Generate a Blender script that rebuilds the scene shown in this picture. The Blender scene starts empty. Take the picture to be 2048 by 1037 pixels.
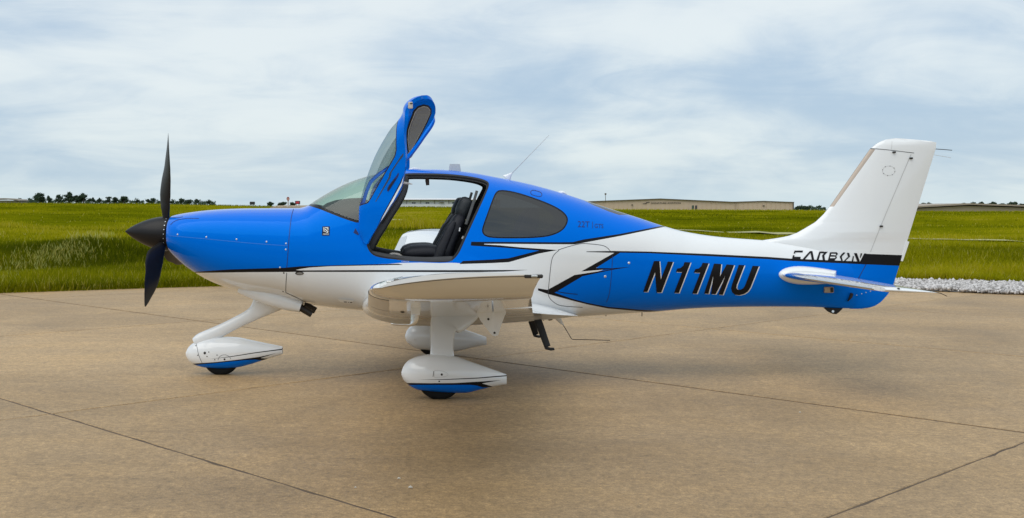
import bpy, math, random
import numpy as np
from mathutils import Vector
from mathutils.geometry import delaunay_2d_cdt

SC = bpy.context.scene
COL = SC.collection
rng = np.random.default_rng(11)

# ------------------------------------------------------------------ camera
# Level camera 11 m from the aircraft's centre plane, eye height 1.606 m, cropped frame (lens shift).
F, DIST, CX, YH, EYE = 2253.0, 11.0, 835.0, 420.0, 1.606
cam_data = bpy.data.cameras.new('camera')
cam_data.sensor_width = 36.0
cam_data.lens = 36.0 * F / 2048.0
cam_data.shift_x = (1024.0 - CX) / 2048.0
cam_data.shift_y = -(518.5 - YH) / 2048.0
cam_data.clip_start = 0.1
cam_data.clip_end = 6000
cam = bpy.data.objects.new('camera', cam_data)
cam.location = (0, -DIST, EYE)
cam.rotation_euler = (math.radians(90), 0, 0)
COL.objects.link(cam)
SC.camera = cam

# ------------------------------------------------------------------ sky, sun, exposure
SUN_EL, SUN_AZ = math.radians(56), math.radians(222)      # azimuth measured from +Y towards +X: behind left of the camera
world = bpy.data.worlds.new('World')
SC.world = world
world.use_nodes = True
nt = world.node_tree
nt.nodes.clear()
def WN(t, **k):
    n = nt.nodes.new(t)
    for a, b in k.items():
        setattr(n, a, b)
    return n
def wl(a, b): nt.links.new(a, b)
def wmath(op, a, b=None, c=None):
    n = WN('ShaderNodeMath', operation=op)
    for i, v in enumerate((a, b, c)):
        if v is None: continue
        if isinstance(v, (int, float)): n.inputs[i].default_value = v
        else: wl(v, n.inputs[i])
    return n.outputs[0]
sky = WN('ShaderNodeTexSky', sky_type='NISHITA', sun_disc=False)
sky.sun_elevation = SUN_EL
sky.sun_rotation = SUN_AZ
sky.air_density = 1.0
sky.dust_density = 1.5
skyb = WN('ShaderNodeMix', data_type='RGBA', blend_type='MULTIPLY')
skyb.inputs[0].default_value = 1.0
wl(sky.outputs[0], skyb.inputs[6])
skyb.inputs[7].default_value = (0.12, 0.12, 0.115, 1)
tc = WN('ShaderNodeTexCoord')
sep = WN('ShaderNodeSeparateXYZ')
wl(tc.outputs['Generated'], sep.inputs[0])
zz = wmath('ADD', wmath('ABSOLUTE', sep.outputs[2]), 0.20)
comb = WN('ShaderNodeCombineXYZ')
wl(wmath('DIVIDE', sep.outputs[0], zz), comb.inputs[0])
wl(wmath('DIVIDE', sep.outputs[1], zz), comb.inputs[1])
def cloud(scale, detail, rough, dist, off, rot, stretch):
    mp = WN('ShaderNodeMapping')
    mp.inputs['Location'].default_value = off
    mp.inputs['Rotation'].default_value = (0, 0, math.radians(rot))
    mp.inputs['Scale'].default_value = stretch
    wl(comb.outputs[0], mp.inputs[0])
    n = WN('ShaderNodeTexNoise')
    n.inputs['Scale'].default_value = scale
    n.inputs['Detail'].default_value = detail
    n.inputs['Roughness'].default_value = rough
    n.inputs['Distortion'].default_value = dist
    wl(mp.outputs[0], n.inputs['Vector'])
    return n.outputs[0]
c1 = cloud(0.95, 7, 0.5, 0.5, (3.1, 7.7, 0), 24, (1.0, 0.7, 1))
c2 = cloud(2.6, 9, 0.6, 0.9, (1.3, 2.2, 4), -12, (0.8, 1.1, 1))
mixc = wmath('ADD', wmath('MULTIPLY', c1, 0.76), wmath('MULTIPLY', c2, 0.24))
ramp = WN('ShaderNodeValToRGB')
ramp.color_ramp.interpolation = 'EASE'
ramp.color_ramp.elements[0].position = 0.36
ramp.color_ramp.elements[0].color = (0, 0, 0, 1)
ramp.color_ramp.elements[1].position = 0.60
ramp.color_ramp.elements[1].color = (1, 1, 1, 1)
wl(mixc, ramp.inputs[0])
# cloud deck colour: blue-grey thin places to near white thick places
deck = WN('ShaderNodeMix', data_type='RGBA')
deck.inputs[6].default_value = (0.375, 0.495, 0.64, 1)
deck.inputs[7].default_value = (0.72, 0.775, 0.795, 1)
wl(ramp.outputs[0], deck.inputs[0])
full = WN('ShaderNodeMix', data_type='RGBA')
full.inputs[0].default_value = 0.86            # nearly closed cloud cover, a little clear sky through it
wl(skyb.outputs[2], full.inputs[6])
wl(deck.outputs[2], full.inputs[7])
# pale blue-green haze towards the horizon, all round
hz = wmath('MULTIPLY', wmath('EXPONENT', wmath('MULTIPLY', wmath('ABSOLUTE', sep.outputs[2]), -22.0)), 0.6)
hazy = WN('ShaderNodeMix', data_type='RGBA')
wl(hz, hazy.inputs[0])
wl(full.outputs[2], hazy.inputs[6])
hazy.inputs[7].default_value = (0.53, 0.66, 0.70, 1)
bg = WN('ShaderNodeBackground')
wl(hazy.outputs[2], bg.inputs[0])
bg.inputs[1].default_value = 1.0
wo = WN('ShaderNodeOutputWorld')
wl(bg.outputs[0], wo.inputs[0])

sun_data = bpy.data.lights.new('sun', 'SUN')
sun_data.energy = 1.35
sun_data.angle = math.radians(65)
sun_data.color = (1.0, 0.95, 0.87)
sun = bpy.data.objects.new('sun', sun_data)
sdir = Vector((math.cos(SUN_EL) * math.sin(SUN_AZ), math.cos(SUN_EL) * math.cos(SUN_AZ), math.sin(SUN_EL)))
sun.rotation_euler = (-sdir).to_track_quat('-Z', 'Y').to_euler()
sun.location = sdir * 50
COL.objects.link(sun)
SC.view_settings.view_transform = 'Standard'
SC.view_settings.look = 'None'
SC.view_settings.exposure = 0.22
SC.view_settings.gamma = 1.0
SC.view_settings.use_curve_mapping = False

# ------------------------------------------------------------------ materials
MATS = {}
def nodes_of(name):
    m = bpy.data.materials.new(name)
    m.use_nodes = True
    return m, m.node_tree, m.node_tree.nodes['Principled BSDF']
def pbr(name, col, rough=0.5, metal=0.0, coat=0.0, vary=0.0, vscale=6.0, spec=0.5, bump=0.0, bscale=60.0, stint=None):
    """plain procedural material: base colour with a soft noise variation and optional fine relief"""
    m, t, p = nodes_of(name)
    p.inputs['Base Color'].default_value = (*col, 1)
    p.inputs['Roughness'].default_value = rough
    p.inputs['Metallic'].default_value = metal
    p.inputs['Specular IOR Level'].default_value = spec
    if stint: p.inputs['Specular Tint'].default_value = (*stint, 1)
    if coat:
        p.inputs['Coat Weight'].default_value = coat
        p.inputs['Coat Roughness'].default_value = 0.04
    g = t.nodes.new('ShaderNodeNewGeometry')
    if vary:
        n = t.nodes.new('ShaderNodeTexNoise')
        n.inputs['Scale'].default_value = vscale
        n.inputs['Detail'].default_value = 4
        t.links.new(g.outputs['Position'], n.inputs['Vector'])
        mr = t.nodes.new('ShaderNodeMapRange')
        mr.inputs[3].default_value = 1 - vary
        mr.inputs[4].default_value = 1 + vary
        t.links.new(n.outputs[0], mr.inputs[0])
        mx = t.nodes.new('ShaderNodeMix'); mx.data_type = 'RGBA'; mx.blend_type = 'MULTIPLY'
        mx.inputs[0].default_value = 1
        mx.inputs[6].default_value = (*col, 1)
        t.links.new(mr.outputs[0], mx.inputs[7])
        t.links.new(mx.outputs[2], p.inputs['Base Color'])
    if bump:
        n = t.nodes.new('ShaderNodeTexNoise')
        n.inputs['Scale'].default_value = bscale
        n.inputs['Detail'].default_value = 5
        t.links.new(g.outputs['Position'], n.inputs['Vector'])
        b = t.nodes.new('ShaderNodeBump')
        b.inputs['Strength'].default_value = bump
        b.inputs['Distance'].default_value = 0.01
        t.links.new(n.outputs[0], b.inputs['Height'])
        t.links.new(b.outputs[0], p.inputs['Normal'])
    MATS[name] = m
    return m
def glass(name, tint, ior=1.45, rough=0.0):
    m = bpy.data.materials.new(name)
    m.use_nodes = True
    t = m.node_tree
    t.nodes.clear()
    o = t.nodes.new('ShaderNodeOutputMaterial')
    tr = t.nodes.new('ShaderNodeBsdfTransparent'); tr.inputs[0].default_value = (*tint, 1)
    gl = t.nodes.new('ShaderNodeBsdfGlossy'); gl.inputs['Roughness'].default_value = rough + 0.01
    # thin pane: Schlick reflectance from the facing angle, the same from both sides
    f0 = 2 * ((ior - 1) / (ior + 1)) ** 2
    lw = t.nodes.new('ShaderNodeLayerWeight'); lw.inputs[0].default_value = 0.5
    pw = t.nodes.new('ShaderNodeMath'); pw.operation = 'POWER'; pw.inputs[1].default_value = 5
    t.links.new(lw.outputs['Facing'], pw.inputs[0])
    fr = t.nodes.new('ShaderNodeMath'); fr.operation = 'MULTIPLY_ADD'; fr.inputs[1].default_value = 1 - f0; fr.inputs[2].default_value = f0
    t.links.new(pw.outputs[0], fr.inputs[0])
    mx = t.nodes.new('ShaderNodeMixShader')
    t.links.new(fr.outputs[0], mx.inputs[0]); t.links.new(tr.outputs[0], mx.inputs[1]); t.links.new(gl.outputs[0], mx.inputs[2])
    t.links.new(mx.outputs[0], o.inputs[0])
    MATS[name] = m
    return m
WHITE = pbr('white_paint', (0.81, 0.83, 0.845), 0.12, coat=0.6, vary=0.035, vscale=3)
BLUE = pbr('blue_paint', (0.0, 0.155, 0.75), 0.10, vary=0.03, vscale=2, spec=0.40, stint=(0.04, 0.48, 1.0))
BLACK = pbr('black_paint', (0.006, 0.006, 0.008), 0.3, vary=0.1, spec=0.22)
WALLIN = pbr('cabin_lining', (0.055, 0.056, 0.06), 0.8, vary=0.15, vscale=20)
RUBBER = pbr('rubber_seal', (0.012, 0.012, 0.013), 0.7, vary=0.2, vscale=30)
TYRE = pbr('tyre_rubber', (0.009, 0.009, 0.009), 0.9, vary=0.3, vscale=30, bump=0.2, spec=0.2)
PROP = pbr('propeller_black', (0.009, 0.008, 0.009), 0.38, vary=0.08, vscale=10, spec=0.28)
METAL = pbr('bright_metal', (0.72, 0.73, 0.74), 0.22, metal=1.0, vary=0.1, vscale=30)
DARKM = pbr('dark_metal', (0.03, 0.027, 0.025), 0.42, metal=0.4, vary=0.3, vscale=40)
BOOT = pbr('deice_panel', (0.43, 0.36, 0.30), 0.42, metal=0.25, vary=0.06, vscale=12)
SEATM = pbr('seat_leather', (0.005, 0.006, 0.012), 0.6, vary=0.25, vscale=18, bump=0.25, bscale=35)
SEAT2 = pbr('seat_trim', (0.014, 0.018, 0.022), 0.55, vary=0.2, vscale=30)
GREYP = pbr('door_lining', (0.23, 0.22, 0.205), 0.8, vary=0.06, vscale=25, bump=0.15, bscale=200)
BEIGE = pbr('trim_beige', (0.55, 0.50, 0.45), 0.6, vary=0.05)
SEAM = pbr('gap_crease_line', (0.05, 0.055, 0.065), 0.6, vary=0.1)
SEAMB = pbr('gap_crease_blue', (0.002, 0.02, 0.16), 0.5, vary=0.1)
SEAML = pbr('panel_edge_blue', (0.03, 0.20, 0.75), 0.4, vary=0.05)
SEAMW = pbr('panel_gap_light', (0.55, 0.56, 0.56), 0.5, vary=0.05)
LTDARK = pbr('dark_blue_lettering', (0.002, 0.02, 0.17), 0.4, vary=0.05)
SHIELD = glass('windshield_glass', (0.70, 0.82, 0.74))
DGLASS = glass('door_glass', (0.70, 0.755, 0.745))
RGLASS = glass('tinted_glass', (0.16, 0.17, 0.165), 1.65)
LENS = glass('lamp_lens', (0.9, 0.9, 0.88), 1.5)

# ------------------------------------------------------------------ object helpers
def link(o, parent=None):
    COL.objects.link(o)
    if parent is not None:
        o.parent = parent
    return o
def tag(o, label=None, cat=None, group=None, kind=None):
    for k, v in (('label', label), ('category', cat), ('group', group), ('kind', kind)):
        if v: o[k] = v
    return o
def empty(name, loc=(0, 0, 0)):
    o = bpy.data.objects.new(name, None)
    o.location = loc
    o.empty_display_size = 0.2
    return link(o)
def mesh(name, verts, faces, mats, parent=None, smooth=True, midx=None, normals=None, sharp=None):
    me = bpy.data.meshes.new(name)
    me.from_pydata([tuple(map(float, v)) for v in verts], [], [tuple(map(int, f)) for f in faces])
    if not isinstance(mats, (list, tuple)): mats = [mats]
    for m in mats: me.materials.append(m)
    n = len(me.polygons)
    if smooth: me.polygons.foreach_set('use_smooth', np.ones(n, bool))
    if midx is not None: me.polygons.foreach_set('material_index', np.asarray(midx, np.int32))
    me.update()
    if normals is not None:
        me.normals_split_custom_set_from_vertices([tuple(map(float, v)) for v in normals])
    elif sharp:
        me.set_sharp_from_angle(angle=math.radians(sharp))
    o = bpy.data.objects.new(name, me)
    return link(o, parent)
def tri_mesh(name, V, T, mat, parent=None, attr=None, smooth=False):
    """fast numpy triangle mesh, optional per-vertex float attribute 'tint'"""
    me = bpy.data.meshes.new(name)
    me.vertices.add(len(V)); me.vertices.foreach_set('co', np.asarray(V, np.float32).ravel())
    T = np.asarray(T, np.int32)
    me.loops.add(T.size); me.loops.foreach_set('vertex_index', T.ravel())
    me.polygons.add(len(T)); me.polygons.foreach_set('loop_start', np.arange(0, T.size, T.shape[1], dtype=np.int32))
    if smooth: me.polygons.foreach_set('use_smooth', np.ones(len(T), bool))
    if attr is not None:
        a = me.attributes.new('tint', 'FLOAT', 'POINT'); a.data.foreach_set('value', np.asarray(attr, np.float32))
    me.materials.append(mat)
    me.update(calc_edges=True)
    return link(bpy.data.objects.new(name, me), parent)
def W(px, py, Y=0.0):
    """a point of the place seen at photo pixel (px, py), Y metres behind the aircraft's centre plane"""
    k = (DIST + Y) / F
    return np.array([(px - CX) * k, Y, EYE - (py - YH) * k])
def box(name, lo, hi, mat, parent=None, bev=0.0):
    (x0, y0, z0), (x1, y1, z1) = lo, hi
    b = min(bev, (x1 - x0) / 2.1, (y1 - y0) / 2.1, (z1 - z0) / 2.1)
    V, Fc = [], []
    if b <= 0:
        V = [(x, y, z) for z in (z0, z1) for y in (y0, y1) for x in (x0, x1)]
        Fc = [(0, 2, 3, 1), (4, 5, 7, 6), (0, 1, 5, 4), (2, 6, 7, 3), (0, 4, 6, 2), (1, 3, 7, 5)]
    else:
        def ring(i, z): return [(x0 + i, y0 + i, z), (x1 - i, y0 + i, z), (x1 - i, y1 - i, z), (x0 + i, y1 - i, z)]
        V = ring(b, z0) + ring(0, z0 + b) + ring(0, z1 - b) + ring(b, z1)
        Fc = [(3, 2, 1, 0), (12, 13, 14, 15)]
        for r in range(3):
            for i in range(4):
                j = (i + 1) % 4
                Fc.append((4 * r + i, 4 * r + j, 4 * r + 4 + j, 4 * r + 4 + i))
    return mesh(name, V, Fc, mat, parent, smooth=False)
def rings_mesh(name, rings, mat, parent=None, cap=True, closed=True, sharp=40, midx=None):
    n = len(rings[0])
    V = [p for r in rings for p in r]
    Fc = []
    for i in range(len(rings) - 1):
        for j in range(n if closed else n - 1):
            k = (j + 1) % n
            Fc.append((i * n + j, i * n + k, (i + 1) * n + k, (i + 1) * n + j))
    if cap:
        Fc.append(tuple(range(n - 1, -1, -1)))
        Fc.append(tuple((len(rings) - 1) * n + j for j in range(n)))
    return mesh(name, V, Fc, mat, parent, sharp=sharp)
def sweep(name, path, ra, rb, mat, parent=None, n=2.0, segs=20, lateral=(0, 1, 0), cap=True, sharp=50, sub=1):
    """superellipse tube along a path; ra = half size in the bending plane, rb = half size along `lateral`"""
    P = np.array(path, float)
    ra = np.broadcast_to(np.asarray(ra, float), len(P)); rb = np.broadcast_to(np.asarray(rb, float), len(P))
    if sub > 1 and len(P) > 2:
        s = np.r_[0, np.cumsum(np.linalg.norm(np.diff(P, axis=0), axis=1))]
        si = np.linspace(0, s[-1], (len(P) - 1) * sub + 1)
        P2 = np.stack([pchip(s, P[:, i], si) for i in range(3)], 1)
        ra, rb = pchip(s, ra, si), pchip(s, rb, si)
        P = P2
    T = np.gradient(P, axis=0); T /= np.linalg.norm(T, axis=1)[:, None]
    a = np.linspace(0, 2 * np.pi, segs, endpoint=False)
    ca, sa = np.cos(a), np.sin(a)
    ca, sa = np.sign(ca) * np.abs(ca) ** (2 / n), np.sign(sa) * np.abs(sa) ** (2 / n)
    rings = []
    for p, t, A, B in zip(P, T, ra, rb):
        b = np.array(lateral, float); b -= t * b.dot(t); b /= np.linalg.norm(b)
        nn = np.cross(t, b)
        rings.append([p + nn * A * x + b * B * y for x, y in zip(ca, sa)])
    return rings_mesh(name, rings, mat, parent, cap=cap, sharp=sharp)
def pchip(x, y, xi):
    x, y, xi = np.asarray(x, float), np.asarray(y, float), np.asarray(xi, float)
    h = np.diff(x); d = np.diff(y) / h
    m = np.zeros_like(y)
    if len(x) > 2:
        w1, w2 = 2 * h[1:] + h[:-1], h[1:] + 2 * h[:-1]
        ok = d[1:] * d[:-1] > 0
        with np.errstate(divide='ignore', invalid='ignore'):
            hm = (w1 + w2) / (w1 / d[:-1] + w2 / d[1:])
        m[1:-1] = np.where(ok, hm, 0)
    m[0], m[-1] = d[0], d[-1]
    i = np.clip(np.searchsorted(x, xi) - 1, 0, len(h) - 1)
    t = np.clip((xi - x[i]) / h[i], 0, 1)
    return (y[i] * (1 + 2 * t) * (1 - t) ** 2 + m[i] * h[i] * t * (1 - t) ** 2
            + y[i + 1] * t * t * (3 - 2 * t) + m[i + 1] * h[i] * t * t * (t - 1))

# ------------------------------------------------------------------ painted surfaces
def dens(poly, step, closed=True):
    P = np.asarray(poly, float)
    out = []
    n = len(P)
    for i in range(n if closed else n - 1):
        a, b = P[i], P[(i + 1) % n]
        k = max(1, int(np.linalg.norm(b - a) / step))
        for j in range(k): out.append(a + (b - a) * j / k)
    if not closed: out.append(P[-1])
    return np.array(out)
def smooth_poly(poly, it=2):
    P = np.asarray(poly, float)
    for _ in range(it):
        Q = np.roll(P, -1, 0)
        P = np.stack([0.75 * P + 0.25 * Q, 0.25 * P + 0.75 * Q], 1).reshape(-1, 2)
    return P
def shrink(poly, d):
    """offset a polygon inwards by d"""
    P = np.asarray(poly, float)
    area = 0.5 * np.sum(P[:, 0] * np.roll(P[:, 1], -1) - np.roll(P[:, 0], -1) * P[:, 1])
    s = 1 if area > 0 else -1
    e = np.roll(P, -1, 0) - P
    nrm = np.stack([-e[:, 1], e[:, 0]], 1) * s
    nrm /= np.linalg.norm(nrm, axis=1)[:, None] + 1e-9
    v = nrm + np.roll(nrm, 1, 0)
    v /= np.linalg.norm(v, axis=1)[:, None] + 1e-9
    return P + v * d
def inside(poly, pts):
    P = np.asarray(poly, float)
    x, y = pts[:, 0], pts[:, 1]
    r = np.zeros(len(pts), bool)
    for i in range(len(P)):
        x0, y0 = P[i]; x1, y1 = P[(i + 1) % len(P)]
        if y0 == y1: continue
        c = ((y0 > y) != (y1 > y)) & (x < (x1 - x0) * (y - y0) / (y1 - y0) + x0)
        r ^= c
    return r
def cdt(grid, polys, clear):
    """triangulate grid points + polygon outlines; grid points closer than `clear` to an outline are dropped"""
    pts = [np.asarray(grid, float)]
    keep = np.ones(len(grid), bool)
    edges, base = [], 0
    segs = []
    for P in polys:
        segs.append(np.hstack([P, np.roll(P, -1, 0)]))
    S = np.vstack(segs) if segs else np.zeros((0, 4))
    for s in S:
        a, b = s[:2], s[2:]
        ab = b - a; L = ab.dot(ab)
        if L < 1e-14: continue
        box_ = (grid[:, 0] > min(a[0], b[0]) - clear) & (grid[:, 0] < max(a[0], b[0]) + clear) & \
               (grid[:, 1] > min(a[1], b[1]) - clear) & (grid[:, 1] < max(a[1], b[1]) + clear) & keep
        idx = np.where(box_)[0]
        if not len(idx): continue
        t = np.clip((grid[idx] - a) @ ab / L, 0, 1)
        d = np.linalg.norm(grid[idx] - (a + t[:, None] * ab), axis=1)
        keep[idx[d < clear]] = False
    return keep, polys
def triangulate(grid, hull, polys, clear):
    keep, _ = cdt(grid, polys, clear)
    P = [hull, grid[keep]]
    n = len(hull) + keep.sum()
    E = []
    for q in polys:
        P.append(q)
        E += [(n + i, n + (i + 1) % len(q)) for i in range(len(q))]
        n += len(q)
    A = np.vstack(P)
    v, e, f, *_ = delaunay_2d_cdt([Vector(p) for p in A], E, [], 0, 1e-6)
    return np.array([(p.x, p.y) for p in v]), np.array([t for t in f if len(t) == 3], int)

class Loft:
    """half shell along X: top/bottom profiles, half width, height of the widest line, superellipse powers"""
    def __init__(s, rows, yc=0.0, fit=True):
        R = np.array(rows, float)
        k = (DIST + yc) / F
        s.yc, s.k = yc, k
        s.x = (R[:, 0] - CX) * k
        z = lambda p: EYE - (p - YH) * k
        s.zt, s.zb, s.hw, s.zc, s.nu, s.nl = z(R[:, 1]), z(R[:, 2]), R[:, 3], z(R[:, 4]), R[:, 5], R[:, 6]
        if fit:
            a = np.linspace(-np.pi / 2, np.pi / 2, 60)
            for _ in range(8):
                for i in range(len(s.x)):
                    y, zz = s.sect(a, s.hw[i], s.zt[i], s.zb[i], s.zc[i], s.nu[i], s.nl[i])
                    yy = np.r_[-y, y]; zz = np.r_[zz, zz]
                    py = YH - (zz - EYE) * F / (DIST + yc + yy)
                    s.zt[i] += (py.min() - R[i, 1]) * k * 0.9
                    s.zb[i] += (py.max() - R[i, 2]) * k * 0.9
    @staticmethod
    def sect(v, hw, zt, zb, zc, nu, nl):
        up = v >= 0
        n = np.where(up, nu, nl)
        c = np.abs(np.cos(v)) ** (2 / n); sn = np.abs(np.sin(v)) ** (2 / n)
        return hw * c, zc + np.where(up, (zt - zc) * sn, -(zc - zb) * sn)
    def par(s, X):
        return [pchip(s.x, q, X) for q in (s.hw, s.zt, s.zb, s.zc, s.nu, s.nl)]
    def S(s, uv):
        X, v = uv[:, 0], uv[:, 1]
        y, z = s.sect(v, *s.par(X))
        y = np.where(np.abs(np.abs(v) - np.pi / 2) < 1e-4, 0, y)
        return np.stack([X, s.yc - y, z], 1)
    def G(s, X, y, z):
        hw, zt, zb, zc, nu, nl = s.par(X)
        up = z >= zc
        n = np.where(up, nu, nl); b = np.where(up, zt - zc, zc - zb)
        return (np.abs(y) / hw) ** n + (np.abs(z - zc) / b) ** n
    def N(s, uv):
        P = s.S(uv); e = 2e-3
        X, y, z = P[:, 0], P[:, 1] - s.yc, P[:, 2]
        g = np.stack([s.G(X + e, y, z) - s.G(X - e, y, z), s.G(X, y + e, z) - s.G(X, y - e, z), s.G(X, y, z + e) - s.G(X, y, z - e)], 1)
        return g / (np.linalg.norm(g, axis=1)[:, None] + 1e-12)
    def side(s, pp):
        """photo pixels on the camera side -> (X, v)"""
        pp = np.asarray(pp, float)
        y = np.full(len(pp), -0.3)
        for _ in range(40):
            k = (DIST + s.yc + y) / F
            X = (pp[:, 0] - CX) * k; Z = EYE - (pp[:, 1] - YH) * k
            X = np.clip(X, s.x[0], s.x[-1])
            hw, zt, zb, zc, nu, nl = s.par(X)
            up = Z >= zc
            n = np.where(up, nu, nl); r = np.clip(np.abs(Z - zc) / np.where(up, zt - zc, zc - zb), 0, 1)
            v = np.arcsin(r ** (n / 2)) * np.where(up, 1, -1)
            yn = -hw * np.abs(np.cos(v)) ** (2 / n)
            y = 0.5 * y + 0.5 * yn
        return np.stack([X, v], 1)

class Panel:
    """thin lifting surface standing in the centre plane (fin and rudder): LE and TE as functions of photo row"""
    def __init__(s, le, te, top, bot, half):
        s.le, s.te, s.top, s.bot, s.half = np.array(le, float), np.array(te, float), top, bot, half
        s.yc = 0
    def ends(s, v):
        return np.interp(v, s.le[:, 0], s.le[:, 1]), np.interp(v, s.te[:, 0], s.te[:, 1])
    def S(s, uv):
        u, v = uv[:, 0], uv[:, 1]
        a, b = s.ends(v)
        k = DIST / F
        ch = (b - a) * k
        X = (a - CX) * k + ch * u
        Z = EYE - (v - YH) * k
        t = 2.6 * np.sqrt(np.clip(u, 0, 1)) * (1 - np.clip(u, 0, 1)) ** 0.9
        h = np.minimum(s.half, ch * 0.055) * t * np.clip((v - s.top) / 14, 0, 1) ** 0.5 + 0.002
        return np.stack([X, -h, Z], 1)
    def N(s, uv):
        e = np.array([2e-3, 0.0]); g = np.array([0.0, 0.6])
        lo, hi = np.array([0.002, s.top + 0.2]), np.array([0.998, s.bot])
        c = lambda q: np.clip(q, lo, hi)
        du = s.S(c(uv + e)) - s.S(c(uv - e)); dv = s.S(c(uv + g)) - s.S(c(uv - g))
        n = np.cross(du, dv)
        n *= -np.sign(n[:, 1:2] + 1e-9)
        return n / (np.linalg.norm(n, axis=1)[:, None] + 1e-12)
    def side(s, pp):
        pp = np.asarray(pp, float)
        y = np.full(len(pp), -0.02)
        for _ in range(10):
            k = (DIST + y) / F
            v = YH + (EYE - (EYE - (pp[:, 1] - YH) * k)) * F / DIST
            v = np.clip(v, s.top + 0.3, s.bot)
            a, b = s.ends(v)
            x0 = CX + (pp[:, 0] - CX) * k * F / DIST
            u = np.clip((x0 - a) / np.maximum(b - a, 1e-3), 0, 1)
            y = s.S(np.stack([u, v], 1))[:, 1]
        return np.stack([u, v], 1)

def lay(surf, polys_px, mat, parent, name, off=0.0015, step=4.0, mirror=False):
    """flat print laid on a surface: polygons (photo pixels) triangulated and dropped on it"""
    V, T, N = [], [], []
    base = 0
    for pl in polys_px:
        P = dens(pl, step)
        lo, hi = P.min(0), P.max(0)
        gx, gy = np.meshgrid(np.arange(lo[0], hi[0], step * 1.5), np.arange(lo[1], hi[1], step * 1.5))
        g = np.stack([gx.ravel(), gy.ravel()], 1)
        g = g[inside(P, g)] if len(g) else g.reshape(0, 2)
        v, t = triangulate(g, np.zeros((0, 2)), [P], step * 0.4)
        c = v[t].mean(1)
        t = t[inside(P, c)]
        uv = surf.side(v)
        n = surf.N(uv)
        V.append(surf.S(uv) + n * off); N.append(n); T.append(t + base); base += len(v)
    V, N, T = np.vstack(V), np.vstack(N), np.vstack(T)
    return orient(name, V, T, N, mat, parent)
def orient(name, V, T, N, mat, parent, midx=None):
    fn = np.cross(V[T[:, 1]] - V[T[:, 0]], V[T[:, 2]] - V[T[:, 0]])
    flip = np.einsum('ij,ij->i', fn, N[T[:, 0]] + N[T[:, 1]] + N[T[:, 2]]) < 0
    T = T.copy(); T[flip] = T[flip][:, ::-1]
    return mesh(name, V, T, mat, parent, normals=N, midx=midx)
def stroke(pts, w, closed=False):
    """polyline -> thin polygon outline of width w (photo pixels)"""
    P = np.asarray(pts, float)
    if closed: P = np.vstack([P, P[:1]])
    t = np.gradient(P, axis=0); t /= np.linalg.norm(t, axis=1)[:, None] + 1e-9
    n = np.stack([-t[:, 1], t[:, 0]], 1) * w / 2
    return np.vstack([P + n, (P - n)[::-1]])
def lines(surf, sts, w, mat, parent, name, off=0.0012, step=3.0):
    V, T, N = [], [], []
    base = 0
    for pts in sts:
        pts = np.asarray(pts, float)
        for _ in range(2):                                # round the corners of the polyline
            q = np.stack([.75 * pts[:-1] + .25 * pts[1:], .25 * pts[:-1] + .75 * pts[1:]], 1).reshape(-1, 2)
            pts = np.vstack([pts[:1], q, pts[-1:]])
        P = dens(pts, step, closed=False)
        t = np.gradient(P, axis=0); t /= np.linalg.norm(t, axis=1)[:, None] + 1e-9
        n2 = np.stack([-t[:, 1], t[:, 0]], 1) * w / 2
        q = np.vstack([P + n2, P - n2]); k = len(P)
        uv = surf.side(q); n = surf.N(uv)
        V.append(surf.S(uv) + n * off); N.append(n)
        i = np.arange(k - 1)
        T.append(np.vstack([np.stack([i, i + 1, i + k], 1), np.stack([i + 1, i + k + 1, i + k], 1)]) + base)
        base += 2 * k
    return orient(name, np.vstack(V), np.vstack(T), np.vstack(N), mat, parent)
def disc(cx, cy, r, n=14, ry=None):
    a = np.linspace(0, 2 * np.pi, n, endpoint=False)
    return np.stack([cx + r * np.cos(a), cy + (ry or r) * np.sin(a)], 1)
def rivets(surf, pts, r, mat, parent, name='rivet', h=0.004):
    """domed fasteners, one object each"""
    P = np.array(pts, float)
    uv = surf.side(P); C = surf.S(uv); N = surf.N(uv)
    for c, n in zip(C, N):
        t = np.cross(n, (0, 0, 1.0)); t /= np.linalg.norm(t); b = np.cross(n, t)
        a = np.linspace(0, 2 * np.pi, 10, endpoint=False)
        rings = [[c + n * hh + (t * np.cos(q) + b * np.sin(q)) * rr for q in a] for rr, hh in ((r, -0.001), (r * 0.85, h * 0.6), (r * 0.4, h))]
        rings_mesh(name, rings, mat, parent, sharp=80)
def text_mesh(txt, bold=0.0):
    cu = bpy.data.curves.new('t', 'FONT'); cu.body = txt; cu.offset = bold; cu.resolution_u = 3
    ob = bpy.data.objects.new('t', cu); COL.objects.link(ob)
    dg = bpy.context.evaluated_depsgraph_get()
    me = bpy.data.meshes.new_from_object(ob.evaluated_get(dg))
    me.calc_loop_triangles()
    V = np.array([v.co[:2] for v in me.vertices]); T = np.array([t.vertices for t in me.loop_triangles], int)
    bpy.data.objects.remove(ob); bpy.data.curves.remove(cu); bpy.data.meshes.remove(me)
    return V, T
# ================================================================== AIRPLANE
plane = empty('airplane', (0, 0, 0))
tag(plane, 'blue and white single-engine propeller airplane with its cabin door swung open', 'airplane')

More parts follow.
